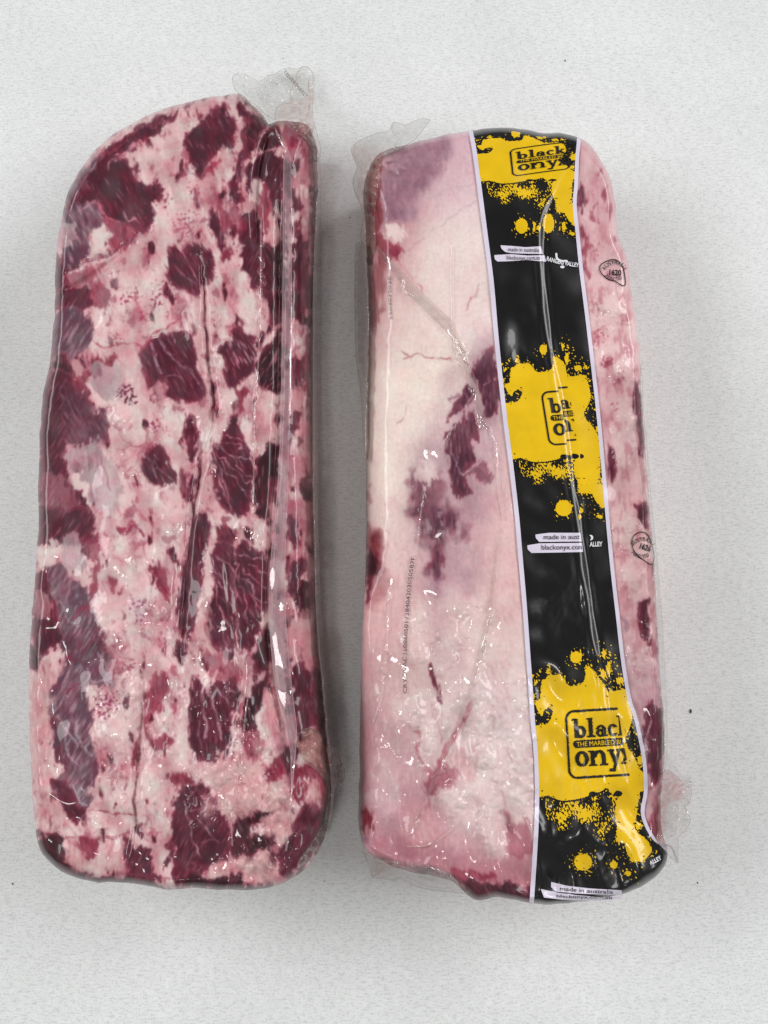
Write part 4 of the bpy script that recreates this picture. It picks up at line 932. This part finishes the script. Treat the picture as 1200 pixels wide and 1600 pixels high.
def F_splash(g, ylo, yhi, drops=()):
    def h(X, Y):
        x3, y3 = g(X, Y) if g else (X, Y)
        v = splash(x3, y3)
        gx = NR.x0 + (X - NR.x0) % 200; gy = NR.y0 + (Y * 1.0) % 300
        for x, y, a, b in drops:
            e = (np.hypot((X - x) / a, (Y - y) / b) - 1) * min(a, b)
            halo = (0.9 + np.clip(e, 0, 20) * 0.12 - NR.samp(n_fur, gx, gy)) * 1.4
            v = np.where(e < min(a, b) * 0.9, np.minimum(e + 0.5 * NR.samp(n_grain, gx, gy), halo), v)
        return np.maximum(clipband(v, X, Y), np.maximum(ylo - Y, Y - yhi))
    return h
for g, box, drops in ((g1, (733, 198, 912, 400), [(806,208,7,6),(815,353,9.5,11.8),(857,349,9,15),(842,356,3,4),(881,354,3,8)]), (g2, (774, 520, 958, 830), [(849,546,6,8),(881,794,13,12.5),(906,808,2.5,3)]), (None, (822, 1000, 1040, 1392), ())):
    decal('paint_splash', F_splash(g, box[1] + 1, box[3] - 1, drops), box, M_YELLOW, band, 0.0007, 0.8)

# ------------------------------------------------------------------ logo lettering
def bxs(x, y, x0, y0, x1, y1):
    dx = np.maximum(x0 - x, x - x1); dy = np.maximum(y0 - y, y - y1)
    return np.maximum(dx, dy)
def ring(x, y, cx, cy, rx, ry, t):
    o = (np.hypot((x - cx) / rx, (y - cy) / ry) - 1) * min(rx, ry)
    i = (np.hypot((x - cx) / (rx - t), (y - cy) / (ry - t * 0.62)) - 1) * min(rx - t, ry - t * .62)
    return np.maximum(o, -i)
def seg(x, y, ax, ay, bx, by, t):
    ex, ey = bx - ax, by - ay
    h = np.clip(((x - ax) * ex + (y - ay) * ey) / (ex * ex + ey * ey), 0, 1)
    return np.hypot(x - ax - ex * h, y - ay - ey * h) - t / 2
def logo(x, y):
    """rounded frame with slab lettering, 112 wide by 104 high"""
    qx = np.abs(x - 56) - 56 + 13; qy = np.abs(y - 52) - 52 + 13
    fr = np.abs(np.hypot(np.maximum(qx, 0), np.maximum(qy, 0)) + np.minimum(np.maximum(qx, qy), 0) - 13) - 1.7
    parts = [fr,
        bxs(x, y, 13, 12, 19.5, 42), bxs(x, y, 9.5, 12, 19.5, 14.5), ring(x, y, 23.5, 33, 9, 9.6, 6),
        bxs(x, y, 38, 12, 44.5, 42), bxs(x, y, 34.5, 12, 44.5, 14.5), bxs(x, y, 34, 39.4, 48.5, 42),
        ring(x, y, 57, 36.3, 7, 6.2, 5), bxs(x, y, 60.5, 28, 66.5, 42), bxs(x, y, 61, 39.4, 69, 42),
        np.maximum(ring(x, y, 58.5, 31, 8, 7.2, 5), y - 30.5),
        np.maximum(ring(x, y, 78.5, 33, 8.6, 9.6, 6), np.minimum(79 - x, 4.2 - np.abs(y - 33)) * 0 - np.maximum(-(80 - x), -99) * 0 + np.where((x > 80) & (np.abs(y - 33.3) < 4.3), 3.0, -3.0)),
        bxs(x, y, 89.5, 11, 95.5, 42), bxs(x, y, 86, 11, 95.5, 13.5), bxs(x, y, 87, 39.4, 98, 42),
        seg(x, y, 95, 34, 103, 25, 3.4), seg(x, y, 97, 31.5, 104, 41, 5.2), bxs(x, y, 99.5, 39.4, 108, 42), bxs(x, y, 98.5, 24, 107, 26.2),
        np.minimum(bxs(x, y, 14, 46, 104, 57.5), np.hypot(x - 15.5, y - 51.7) - 5.75),
        ring(x, y, 23, 75, 11.8, 12.2, 7),
        bxs(x, y, 38, 63, 44.8, 87), bxs(x, y, 34.5, 63, 44.8, 65.6), bxs(x, y, 34.5, 84.4, 48, 87),
        np.maximum(ring(x, y, 52.5, 74, 11.2, 11.4, 7), y - 74), bxs(x, y, 56.8, 73, 63.6, 87), bxs(x, y, 53.5, 84.4, 67, 87),
        seg(x, y, 73, 65, 81, 85, 6.2), seg(x, y, 87.5, 64.5, 77.5, 94, 4.4), seg(x, y, 71.5, 95, 77.5, 95.5, 5), bxs(x, y, 67, 63, 79, 65.6), bxs(x, y, 83, 63, 92, 65.6),
        seg(x, y, 94, 65, 104, 85, 6), seg(x, y, 104.5, 65, 93, 85, 3.6), bxs(x, y, 90, 84.4, 98, 87), bxs(x, y, 100, 63, 109, 65.6), bxs(x, y, 90.5, 63, 99, 65.6), bxs(x, y, 99.5, 84.4, 109, 87)]
    s = parts[0]
    for p in parts[1:]: s = np.minimum(s, p)
    return s
def affine_inv(o, ex, ey):
    M = np.linalg.inv(np.array([[ex[0], ey[0]], [ex[1], ey[1]]]))
    return lambda X, Y: (M[0, 0] * (X - o[0]) + M[0, 1] * (Y - o[1]), M[1, 0] * (X - o[0]) + M[1, 1] * (Y - o[1]))
a1 = affine_inv((797, 233), (0.79, -0.085), (0.045, 0.40))
a2 = affine_inv((846, 613), (0.82, -0.06), (0.125, 0.79))
a3 = affine_inv((884, 1112), (0.91, -0.055), (0.06, 1.0))
def F_logo1(X, Y):
    x, y = a1(X, Y); y = y + 4 * np.sin((x - 20) / 50.0)
    return clipband(logo(x, y) * 0.5, X, Y)
def F_logo2(X, Y):
    x, y = a2(X, Y); fx = foldx(Y) - 3
    on = (X > fx) & (X < fx + fw)
    x = np.where(on, x + 19 + 0.0 * Y, x); y = np.where(on, y + 6.5, y)
    s = np.where((X < fx - 0.6) | on, logo(x, y) * 0.8, 5.0)
    return s
def F_logo3(X, Y):
    x, y = a3(X, Y)
    cut = np.interp(Y, [1100, 1150, 1185, 1225], [964, 972, 979, 986])
    s = logo(x, y) + 0.45 * NR.samp(n_grain, X, Y) - 0.2
    return np.maximum(s, X - cut)
decal('logo_lettering', F_logo1, (790, 205, 905, 290), M_INK, band, 0.0010, 0.55)
decal('logo_lettering', F_logo2, (838, 590, 920, 710), M_INK, band, 0.0010, 0.55)
decal('logo_lettering', F_logo3, (876, 1095, 1000, 1232), M_INK, band, 0.0010, 0.6)

# ------------------------------------------------------------------ text from the built-in font, laid onto the film
def text_mesh(s, bold=0.0):
    cu = bpy.data.curves.new('t', 'FONT'); cu.body = s; cu.offset = bold; cu.resolution_u = 3
    o = bpy.data.objects.new('t', cu); COL.objects.link(o)
    dg = bpy.context.evaluated_depsgraph_get()
    me = bpy.data.meshes.new_from_object(o.evaluated_get(dg))
    n = len(me.vertices); v = np.zeros(n * 3); me.vertices.foreach_get('co', v); v = v.reshape(-1, 3)[:, :2]
    fs = [list(p.vertices) for p in me.polygons]
    bpy.data.objects.remove(o); bpy.data.curves.remove(cu); bpy.data.meshes.remove(me)
    return v, fs
def put_text(name, s, fn, mat, parent, lift, zf=zr, bold=0.0, keep=None):
    """fn maps text coordinates scaled to (0..1 across, cap-height units up) to photo pixels"""
    v, fs = text_mesh(s, bold)
    w = v[:, 0].max()
    px, py = fn(v[:, 0] / w, v[:, 1] / 0.70)
    if keep is not None:
        k = keep(px, py)
        fs = [f_ for f_ in fs if all(k[i] for i in f_)]
    if not fs: return None
    by = {}
    for f_ in fs: by.setdefault(len(f_), []).append(f_)
    polys = [np.array(x) for x in by.values()]
    co = P(px, py, zf(px, py) + lift)
    # make sure the faces look up
    a, b, c = (co[polys[0][:, i]] for i in range(3))
    if np.cross(b - a, c - a)[:, 2].sum() < 0: polys = [p[:, ::-1] for p in polys]
    return mesh_obj(name, co, polys, mat, parent, smooth=False)
def along(p0, p1, hgt, curve=0.0, skew=0.0):
    p0 = np.array(p0, float); p1 = np.array(p1, float); d = p1 - p0; n = np.array([d[1], -d[0]]) / np.hypot(*d)
    def fn(u, v):
        return (p0[0] + d[0] * u + n[0] * (v * hgt + curve * 4 * u * (1 - u)) + skew * v, p0[1] + d[1] * u + n[1] * (v * hgt + curve * 4 * u * (1 - u)))
    return fn
T1 = lambda x, y: (740 + x / 6.667, 195 + y / 6.667)
T3 = lambda x, y: (790 + x / 6.667, 750 + y / 6.667)
T5 = lambda x, y: (820 + x / 5, 1190 + y / 5)
def bar(pts, clip=None, parent=band):
    poly = np.array(pts)
    def fn(X, Y):
        s = sdf_poly(X, Y, poly)
        return np.maximum(s, X - np.interp(Y, *clip)) if clip else s
    decal('text_panel', fn, (poly[:, 0].min() - 2, poly[:, 1].min() - 2, poly[:, 0].max() + 2, poly[:, 1].max() + 2), M_LILAC, parent, 0.0008, 0.8)
bar([T1(*p) for p in ((280,1255),(400,1262),(540,1275),(700,1265),(725,1345),(560,1343),(400,1337),(330,1325),(290,1290))])
bar([T1(*p) for p in ((215,1357),(390,1347),(560,1362),(740,1358),(755,1427),(550,1408),(390,1420),(250,1425),(220,1400))])
put_text('print_text', 'made in australia', along(T1(355, 1316), T1(683, 1324), 6.2), M_INK, band, 0.0012, bold=0.003)
put_text('print_text', 'blackonyx.com.au', along(T1(342, 1400), T1(692, 1402), 6.4, -0.8), M_INK, band, 0.0012, bold=0.003)
CL2 = ([830, 845, 870], [906.5, 909, 912])
bar([T3(*p) for p in ((310,568),(450,550),(780,550),(800,550),(800,640),(350,645),(315,605))], CL2)
bar([T3(*p) for p in ((226,680),(350,660),(790,655),(820,655),(820,750),(270,760),(230,722))], CL2)
k2 = lambda px, py: px < np.interp(py, *CL2) - 0.3
put_text('print_text', 'made in australia', along(T3(392, 618), T3(900, 612), 7.6), M_INK, band, 0.0012, bold=0.003, keep=k2)
put_text('print_text', 'blackonyx.com.au', along(T3(370, 726), T3(900, 720), 7.8), M_INK, band, 0.0012, bold=0.003, keep=k2)
bar([T5(*p) for p in ((205,940),(330,970),(500,990),(755,1005),(760,1040),(600,1040),(400,1030),(240,1015),(205,980))])
bar([T5(*p) for p in ((125,995),(250,1022),(400,1042),(600,1060),(775,1052),(700,1078),(500,1088),(300,1080),(150,1062))])
put_text('print_text', 'made in australia', along(T5(270, 1005), T5(690, 1034), 6.2, -0.8), M_INK, band, 0.0012, bold=0.003)
put_text('print_text', 'blackonyx.com.au', along(T5(245, 1060), T5(680, 1074), 4.6, -0.6), M_INK, band, 0.0012, bold=0.003)
# words inside the logo's dark bar
def on_logo(o, ex, ey, x0, x1, yb, h):
    def fn(u, v):
        x = x0 + (x1 - x0) * u; y = yb - h * v
        return o[0] + ex[0] * x + ey[0] * y, o[1] + ex[1] * x + ey[1] * y
    return fn
put_text('print_text', 'THE MARBLED BE', on_logo((797, 233), (0.79, -0.085), (0.045, 0.40), 16, 102, 53, 7.5), M_YELLOW, band, 0.0014)
put_text('print_text', 'THE MARBLED BEEF', on_logo((884, 1112), (0.91, -0.055), (0.06, 1.0), 15, 104, 55.4, 7.2), M_YELLOW, band, 0.0014, keep=lambda px, py: px < 970)
put_text('print_text', 'THE', on_logo((846, 613), (0.82, -0.06), (0.125, 0.79), 14, 33, 55.4, 7.2), M_YELLOW, band, 0.0014)
put_text('print_text', 'BLED', on_logo((846, 613), (0.82, -0.06), (0.125, 0.79), 36, 54, 49, 7.2), M_YELLOW, band, 0.0014)
# maker's name
put_text('print_text', 'RANGERS VALLEY', along(T1(757, 1412), T1(1092, 1482), 6.4, -1.2), M_WHITE, band, 0.0010, bold=0.03)
put_text('print_text', 'ALLEY', along(T3(878, 693), T3(1010, 688), 7.0), M_WHITE, band, 0.0010, bold=0.03)
put_text('print_text', 'ALLEY', along(T5(985, 808), T5(1072, 762), 6.4), M_WHITE, band, 0.0010, bold=0.03)
def F_horn(X, Y):
    d, _, _ = dist_line(X, Y, spline(np.array([T1(862, 1345), T1(870, 1392), T1(915, 1418), T1(962, 1418), T1(975, 1425)]), 5, closed=False))
    e = np.hypot((X - T1(925, 0)[0]) / 3.4, (Y - T1(0, 1480)[1]) / 2.2) - 1
    return np.minimum(d - 1.6, e * 2)
decal('horned_emblem', F_horn, (866, 392, 892, 422), M_WHITE, band, 0.0009, 0.5)
def F_horn2(X, Y):
    cx, cy = T3(885, 600)
    return np.maximum(np.hypot(X - cx, Y - cy) - 4.2, -(np.hypot(X - cx + 3.4, Y - cy - 0.5) - 4.2))
decal('horned_emblem', F_horn2, (915, 832, 930, 848), M_WHITE, band, 0.0009, 0.5)
# inspection stamps
def stamp(pts, num, arc_top, arc_bot, p_num):
    ol = spline(np.array(pts, float), 6)
    def fn(X, Y): return np.abs(sdf_poly(X, Y, ol)) - 0.75
    st = decal('inspection_stamp', fn, (ol[:, 0].min() - 3, ol[:, 1].min() - 3, ol[:, 0].max() + 3, ol[:, 1].max() + 3), M_STAMP, right_pack, 0.0005, 0.6)
    def arcfn(c, r, a0, a1, h, inward):
        def fn_(u, v):
            a = np.radians(a0 + (a1 - a0) * u); rr = r + (h * v if not inward else -h * v)
            return c[0] + rr * np.cos(a), c[1] + rr * np.sin(a) * 0.86
        return fn_
    put_text('stamp_text', 'AUSTRALIA', arcfn(*arc_top, False), M_STAMP, st, 0.0006, bold=0.01)
    put_text('stamp_text', 'INSPECTED', arcfn(*arc_bot, True), M_STAMP, st, 0.0006, bold=0.01)
    put_text('stamp_text', num, along(*p_num), M_STAMP, st, 0.0006, bold=0.03)
s1 = [I2(t)[0] for t in ('640,1010','690,985','730,985','770,1020','785,1080','788,1140','760,1140','720,1115','680,1105','640,1070','628,1040')]
stamp(s1, '1620', ((961, 426), 15.5, 196, 344, 6.8), ((960, 424), 17.5, 155, 40, 6.5), (I2('680,1078')[0], I2('762,1082')[0], 8.6))
s2 = [J2(t)[0] for t in ('845,1345','890,1325','930,1345','955,1410','968,1480','955,1530','910,1505','865,1475','838,1430','830,1385')]
stamp(s2, '1626', ((1005, 858), 15.0, 200, 340, 6.8), ((1003, 856), 19.0, 155, 50, 6.5), (J2('868,1425')[0], J2('945,1448')[0], 8.6))
# ink-jet code on the film
codepts = spline(np.array([(632.5, 1084), (632, 1030), (634, 985), (637, 940), (640, 905), (646, 868)], float), 8, closed=False)
def codefn(u, v):
    L_acc = np.concatenate([[0], np.cumsum(np.hypot(*np.diff(codepts, axis=0).T))]); L_acc /= L_acc[-1]
    x = np.interp(u, L_acc, codepts[:, 0]); y = np.interp(u, L_acc, codepts[:, 1])
    return x - v * 6.2 + 3.2, y
put_text('code_text', 'CRYOVAC350860501728404203050587F.', codefn, M_CODE, right_pack, 0.0010)
put_text('code_text', '7204042030', along((608, 500), (606, 432), -4.2), M_CODE, right_pack, 0.0010)

# ------------------------------------------------------------------ loose film: tails, flanges, folds
def film(name, pts, parent, zf, amp, seed, tint=(232, 230, 226), cloud=0.10, stains=(), creases=(), edge=0.7, edge_rgb=(138, 126, 120), smooth=2, wave=16, step=1.2):
    poly = spline(pts, smooth) if smooth else np.asarray(pts, float)
    x0, y0 = poly.min(0) - 3; x1, y1 = poly.max(0) + 3
    R = Raster(int(x0) - 2, int(y0) - 2, int(x1) + 3, int(y1) + 3, seed)
    S = sdf_poly(R.X, R.Y, poly)
    n = np.sqrt(R.noise(wave * 1.6, aspect=2.0, ang=50) ** 2 + 0.01) * 0.7 + np.sqrt(R.noise(wave, aspect=1.6, ang=120) ** 2 + 0.03) * 0.3
    R.z = zf(R.X, R.Y) + amp * (1.3 - n) * np.clip(-S / 4, 0.15, 1)
    tn = np.ones(R.X.shape + (3,)) * np.array(tint, float); cl = np.full(R.X.shape, cloud) + 0.05 * R.fbm(20, 2)
    for sp, rgb, a in stains:
        m = sm(5, -5, sdf_poly(R.X + 2 * R.noise(20), R.Y + 2 * R.noise(20), spline(sp, 3)))
        m = m * (0.75 + 0.25 * np.tanh(R.noise(12)))
        tn = tn * (1 - m[..., None]) + np.array(rgb) * m[..., None]; cl = cl * (1 - m) + a * m
    e = sm(-1.8, -0.4, S) * edge
    tn = tn * (1 - e[..., None]) + np.array(edge_rgb) * e[..., None]; cl = np.maximum(cl, e)
    for cp, rgb, a, w in creases:
        d, sd_, al = dist_line(R.X, R.Y, spline(np.array(cp, float), 5, closed=False))
        m = sm(w, w * 0.3, d) * a
        tn = tn * (1 - m[..., None]) + np.array(rgb) * m[..., None]; cl = np.maximum(cl, m)
        R.z += 0.0016 * np.exp(-(d / 2.5) ** 2)
    px, py, polys = contour(lambda X, Y: R.samp(S, X, Y), x0, y0, x1, y1, step)
    return mesh_obj(name, P(px, py, R.samp(R.z, px, py)), polys, M_FILM, parent, attrs={'tint': s2l(np.clip(R.samp(tn, px, py), 0, 255)), 'cloud': np.clip(R.samp(cl, px, py), 0, 0.95)})

def pad_z(R, fall, low=0.003):
    """height of film leaving the pack: pack surface inside, sinking to the worktop outside"""
    def zf(X, Y):
        s = R.samp(R.S, X, Y)
        zin = R.samp(R.z, X, Y) + 0.0009
        g = np.clip(s / fall, 0, 1)
        return np.where(s < 0, zin, zin * (1 - g) ** 2 + low)
    return zf
# extend the relief maps smoothly outside the outline so film can leave the pack from the edge height
for R in (RL, RR):
    outm = R.S >= -1
    zz = np.where(outm, 0, R.z); ww = (~outm).astype(float)
    R.z = np.where(outm, (blur(zz, 14) + 1e-9 * 0.02) / (blur(ww, 14) + 1e-4), R.z)

TT = lambda t: q(350, 95, 7.5, t)
ROSE = (206, 150, 136)
film('bag_tail', TT('100,180 180,145 260,160 340,205 400,235 470,210 530,165 590,160 640,120 700,90 790,80 870,95 920,65 980,70 1030,120 1055,190 1040,280 1050,400 1040,550 1050,700 1140,1020 1110,1180 1060,1160 1000,980 880,860 740,760 600,745 520,770 440,660 330,540 170,400 110,290'), left_pack, pad_z(RL, 60, 0.004), 0.0065, 301,
     stains=[(TT('610,560 700,500 830,460 950,460 1000,300 1050,400 1040,560 1070,900 1120,1150 1000,1000 900,800 740,720 620,720'), ROSE, 0.5)],
     creases=[(TT('920,65 860,150 840,230 800,300 780,380 800,470 830,490'), (170, 112, 104), 0.55, 1.6), (TT('610,690 605,600 640,530 720,500 800,500'), (176, 110, 90), 0.6, 1.6), (TT('1000,200 990,320 1010,420 1000,560 960,700'), (176, 122, 108), 0.6, 1.8), (TT('215,345 300,420 420,500 560,570 640,600'), (160, 160, 158), 0.4, 1.4), (TT('420,330 470,420 560,480 640,500'), (240, 240, 238), 0.5, 2.0), (TT('590,260 650,270 720,210 740,150'), (160, 158, 154), 0.5, 1.4), (TT('880,600 900,640 870,740'), (170, 110, 96), 0.5, 1.6), (TT('250,230 230,300 340,330 460,280 500,220'), (170, 170, 168), 0.45, 1.3), (TT('170,380 330,490 450,600 590,690'), (150, 130, 124), 0.6, 1.3)], wave=14)
put_text('code_text', '720420305057', along(TT('960,440')[0], TT('690,130')[0], -5.2), M_CODE, left_pack, 0.0090, zf=pad_z(RL, 60, 0.004))
film('bag_tail', H('780,350 860,305 940,360 1000,430 1030,420 1040,500 1080,580 1060,650 1010,700 1000,860 960,980 880,1100 790,1190 780,1150 860,1040 930,920 950,850 970,700 920,600 850,540 790,470'), left_pack, pad_z(RL, 40, 0.006), 0.0045, 302, tint=(216, 190, 184), cloud=0.22,
     stains=[(H('780,350 860,305 960,400 960,560 850,540 790,470'), (214, 160, 148), 0.5)],
     creases=[(H('860,310 900,420 940,520 960,600'), (226, 196, 188), 0.5, 1.6), (H('780,400 850,420 930,500'), (190, 130, 124), 0.4, 1.5), (H('1000,440 1020,560 1010,690'), (230, 226, 224), 0.5, 2), (H('1045,510 1060,530 1050,545'), (90, 70, 70), 0.7, 1.5)])
film('side_flange', np.array([(488,232),(499,238),(502,300),(502,400),(502,560),(499,680),(497,790),(500,900),(507,1000),(513,1100),(521,1160),(512,1165),(503,1100),(497,1000),(491,900),(488,790),(489,680),(489,560),(490,400),(492,300)], float), left_pack, pad_z(RL, 26, 0.008), 0.0010, 303, tint=(206, 186, 184), cloud=0.30, edge=0.45, edge_rgb=(216, 208, 206), wave=30)
ZLS = blur(RL.z, 7)
film('film_seam', np.array([(443,250),(455,250),(456,400),(455,560),(452,690),(449,790),(446,860),(446,950),(451,1020),(456,1070),(462,1120),(464,1146),(460,1200),(455,1240),(454,1180),(447,1140),(436,1100),(427,1050),(421,980),(420,920),(424,860),(430,800),(437,700),(440,560),(442,400)], float), left_pack, lambda X, Y: RL.samp(ZLS, X, Y) + 0.0024, 0.0, 304, tint=(188, 168, 176), cloud=0.42, edge=0.75, edge_rgb=(226, 206, 208), wave=26)
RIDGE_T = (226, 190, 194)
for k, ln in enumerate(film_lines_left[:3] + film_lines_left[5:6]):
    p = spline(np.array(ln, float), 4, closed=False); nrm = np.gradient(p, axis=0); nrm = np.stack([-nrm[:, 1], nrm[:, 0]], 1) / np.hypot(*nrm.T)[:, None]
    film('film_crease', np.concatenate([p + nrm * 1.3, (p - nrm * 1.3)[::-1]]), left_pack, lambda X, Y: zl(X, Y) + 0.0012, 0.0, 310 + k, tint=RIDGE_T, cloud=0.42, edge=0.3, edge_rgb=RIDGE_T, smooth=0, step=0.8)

film('bag_tail', I_('70,300 120,240 240,190 310,180 340,120 420,140 500,100 570,110 540,150 480,230 400,280 330,320 270,340 255,420 240,560 225,700 230,900 215,960 180,1020 150,900 130,830 150,700 95,560 85,480 110,400'), right_pack, pad_z(RR, 45, 0.005), 0.0050, 305, tint=(216, 208, 200), cloud=0.16,
     stains=[(I_('80,300 200,250 280,320 250,500 230,700 220,900 170,980 110,480'), (206, 158, 146), 0.42)],
     creases=[(I_('100,260 90,330 130,400 150,520 200,700'), (180, 128, 116), 0.5, 1.6), (I_('340,125 330,180 380,230'), (170, 160, 152), 0.5, 1.4), (I_('280,220 370,200 350,280'), (232, 230, 226), 0.45, 1.8), (I_('130,500 150,620 190,760'), (190, 136, 124), 0.5, 1.5)], wave=14)
film('side_flange', np.array([(556,380),(554,435),(554,500),(556,562),(563,612),(566,660),(570,715),(576,712),(577,640),(577,560),(578,500),(577,430),(574,385)], float), right_pack, pad_z(RR, 26, 0.008), 0.0012, 306, tint=(196, 184, 178), cloud=0.32, edge=0.5, edge_rgb=(150, 136, 130), wave=30)
film('side_flange', np.array([(1002,560),(1006,640),(1011,690),(1017,770),(1025,850),(1034,950),(1040,1050),(1043,1150),(1040,1205),(1034,1205),(1034,1120),(1027,1000),(1018,850),(1008,720),(1000,620)], float), right_pack, pad_z(RR, 22, 0.018), 0.0014, 307, tint=(212, 206, 204), cloud=0.16, edge=0.5, edge_rgb=(190, 182, 180), wave=24)
film('bag_tail', L2('930,600 980,570 1060,640 1120,640 1115,780 1080,800 1120,880 1080,960 1040,1000 1040,1150 1000,1130 940,1060 900,1000 930,880 910,750'), right_pack, pad_z(RR, 45, 0.006), 0.0055, 308, tint=(222, 216, 212), cloud=0.24,
     stains=[(L2('930,600 980,570 1070,650 1060,760 980,800 950,960 900,990 930,750'), (196, 118, 116), 0.55)],
     creases=[(L2('950,700 1020,690 1100,650'), (206, 130, 128), 0.6, 1.6), (L2('1115,650 1090,720 1110,780'), (170, 130, 126), 0.6, 1.4), (L2('1050,800 1040,900 1030,1000'), (240, 238, 236), 0.5, 2), (L2('960,1040 1000,1060 1030,1140'), (60, 54, 54), 0.7, 2.2)], wave=14)
film('bag_tail', L_('140,1070 200,1120 300,1130 420,1150 560,1170 700,1225 760,1300 790,1345 640,1330 500,1310 380,1250 340,1265 270,1250 205,1245 190,1180'), right_pack, pad_z(RR, 34, 0.004), 0.0034, 309, tint=(214, 212, 208), cloud=0.12,
     stains=[(L_('140,1075 240,1130 330,1140 300,1240 210,1240'), (206, 168, 150), 0.4)],
     creases=[(L_('200,1240 260,1210 290,1150'), (186, 110, 96), 0.6, 1.6), (L_('230,1150 240,1200 220,1230'), (190, 120, 104), 0.5, 1.5), (L_('420,1240 560,1300 700,1310'), (170, 168, 166), 0.45, 1.4), (L_('400,1200 560,1260 680,1290'), (236, 236, 234), 0.4, 1.6)], wave=13)
# film folds lying over the fat
film('film_seam', np.concatenate([I_('230,890 330,990 420,1090 560,1230 700,1360 760,1500 790,1600'), J_('860,380 900,560 930,680'), J_('880,690 840,500 790,330 740,190'), I_('740,1560 690,1460 560,1330 420,1190 330,1060 250,960')]), right_pack, lambda X, Y: zr(X, Y) + 0.0009, 0.0001, 320, tint=(206, 192, 188), cloud=0.13, edge=0.4, edge_rgb=(236, 222, 214), wave=30, smooth=1)
film('film_seam', np.concatenate([K_('1010,100 990,300 965,560 915,840 850,1080'), L_('700,430 560,740 420,1050'), L_('430,1020 530,760 650,480 780,180'), K_('830,1000 890,780 930,560 960,300 1000,100')]), right_pack, lambda X, Y: zr(X, Y) + 0.0009, 0.0001, 321, tint=(216, 190, 186), cloud=0.10, edge=0.35, edge_rgb=(236, 214, 208), wave=30, smooth=1)
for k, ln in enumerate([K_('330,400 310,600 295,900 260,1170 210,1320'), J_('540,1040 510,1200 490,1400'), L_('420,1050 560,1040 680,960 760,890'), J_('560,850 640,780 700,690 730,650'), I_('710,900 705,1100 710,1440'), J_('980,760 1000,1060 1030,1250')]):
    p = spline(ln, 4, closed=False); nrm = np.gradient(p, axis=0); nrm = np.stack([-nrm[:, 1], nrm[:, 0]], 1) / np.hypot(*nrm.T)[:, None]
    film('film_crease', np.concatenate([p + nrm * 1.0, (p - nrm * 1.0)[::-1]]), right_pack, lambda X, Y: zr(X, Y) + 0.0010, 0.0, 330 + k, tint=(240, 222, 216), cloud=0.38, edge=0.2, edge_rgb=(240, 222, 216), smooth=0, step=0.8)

# ------------------------------------------------------------------ crumbs on the worktop
def crumb(px, py, r):
    g = np.random.default_rng(int(px * 7 + py))
    t = np.linspace(0, 2 * math.pi, 9)[:-1]
    ring0 = np.stack([np.cos(t) * r * g.uniform(.6, 1.2, 8), np.sin(t) * r * .6 * g.uniform(.6, 1.2, 8), np.full(8, 0.0001)], 1)
    ring1 = ring0 * np.array([.7, .7, 1]) + np.array([0, 0, r * .5])
    co = np.concatenate([ring0, ring1, [[0, 0, r * .75]]]); k = np.arange(8); n = (k + 1) % 8
    o = mesh_obj('crumb', co, [np.stack([k, n, n + 8, k + 8], 1), np.stack([k + 8, n + 8, np.full(8, 16)], 1)], M_CRUMB)
    o.location = P(px, py, 0); o.rotation_euler = (0, 0, g.uniform(0, 6))
    o['label'] = 'tiny dark crumb lying loose on the pale worktop'; o['category'] = 'crumb'; o['group'] = 'dark crumbs scattered on the worktop'
for c in ((1079, 1111, .0013), (883, 95, .0008), (20, 1381, .0008), (1090, 1379, .0007), (507, 1377, .0006), (547, 340, .0006), (443, 91, .0005)):
    crumb(*c)
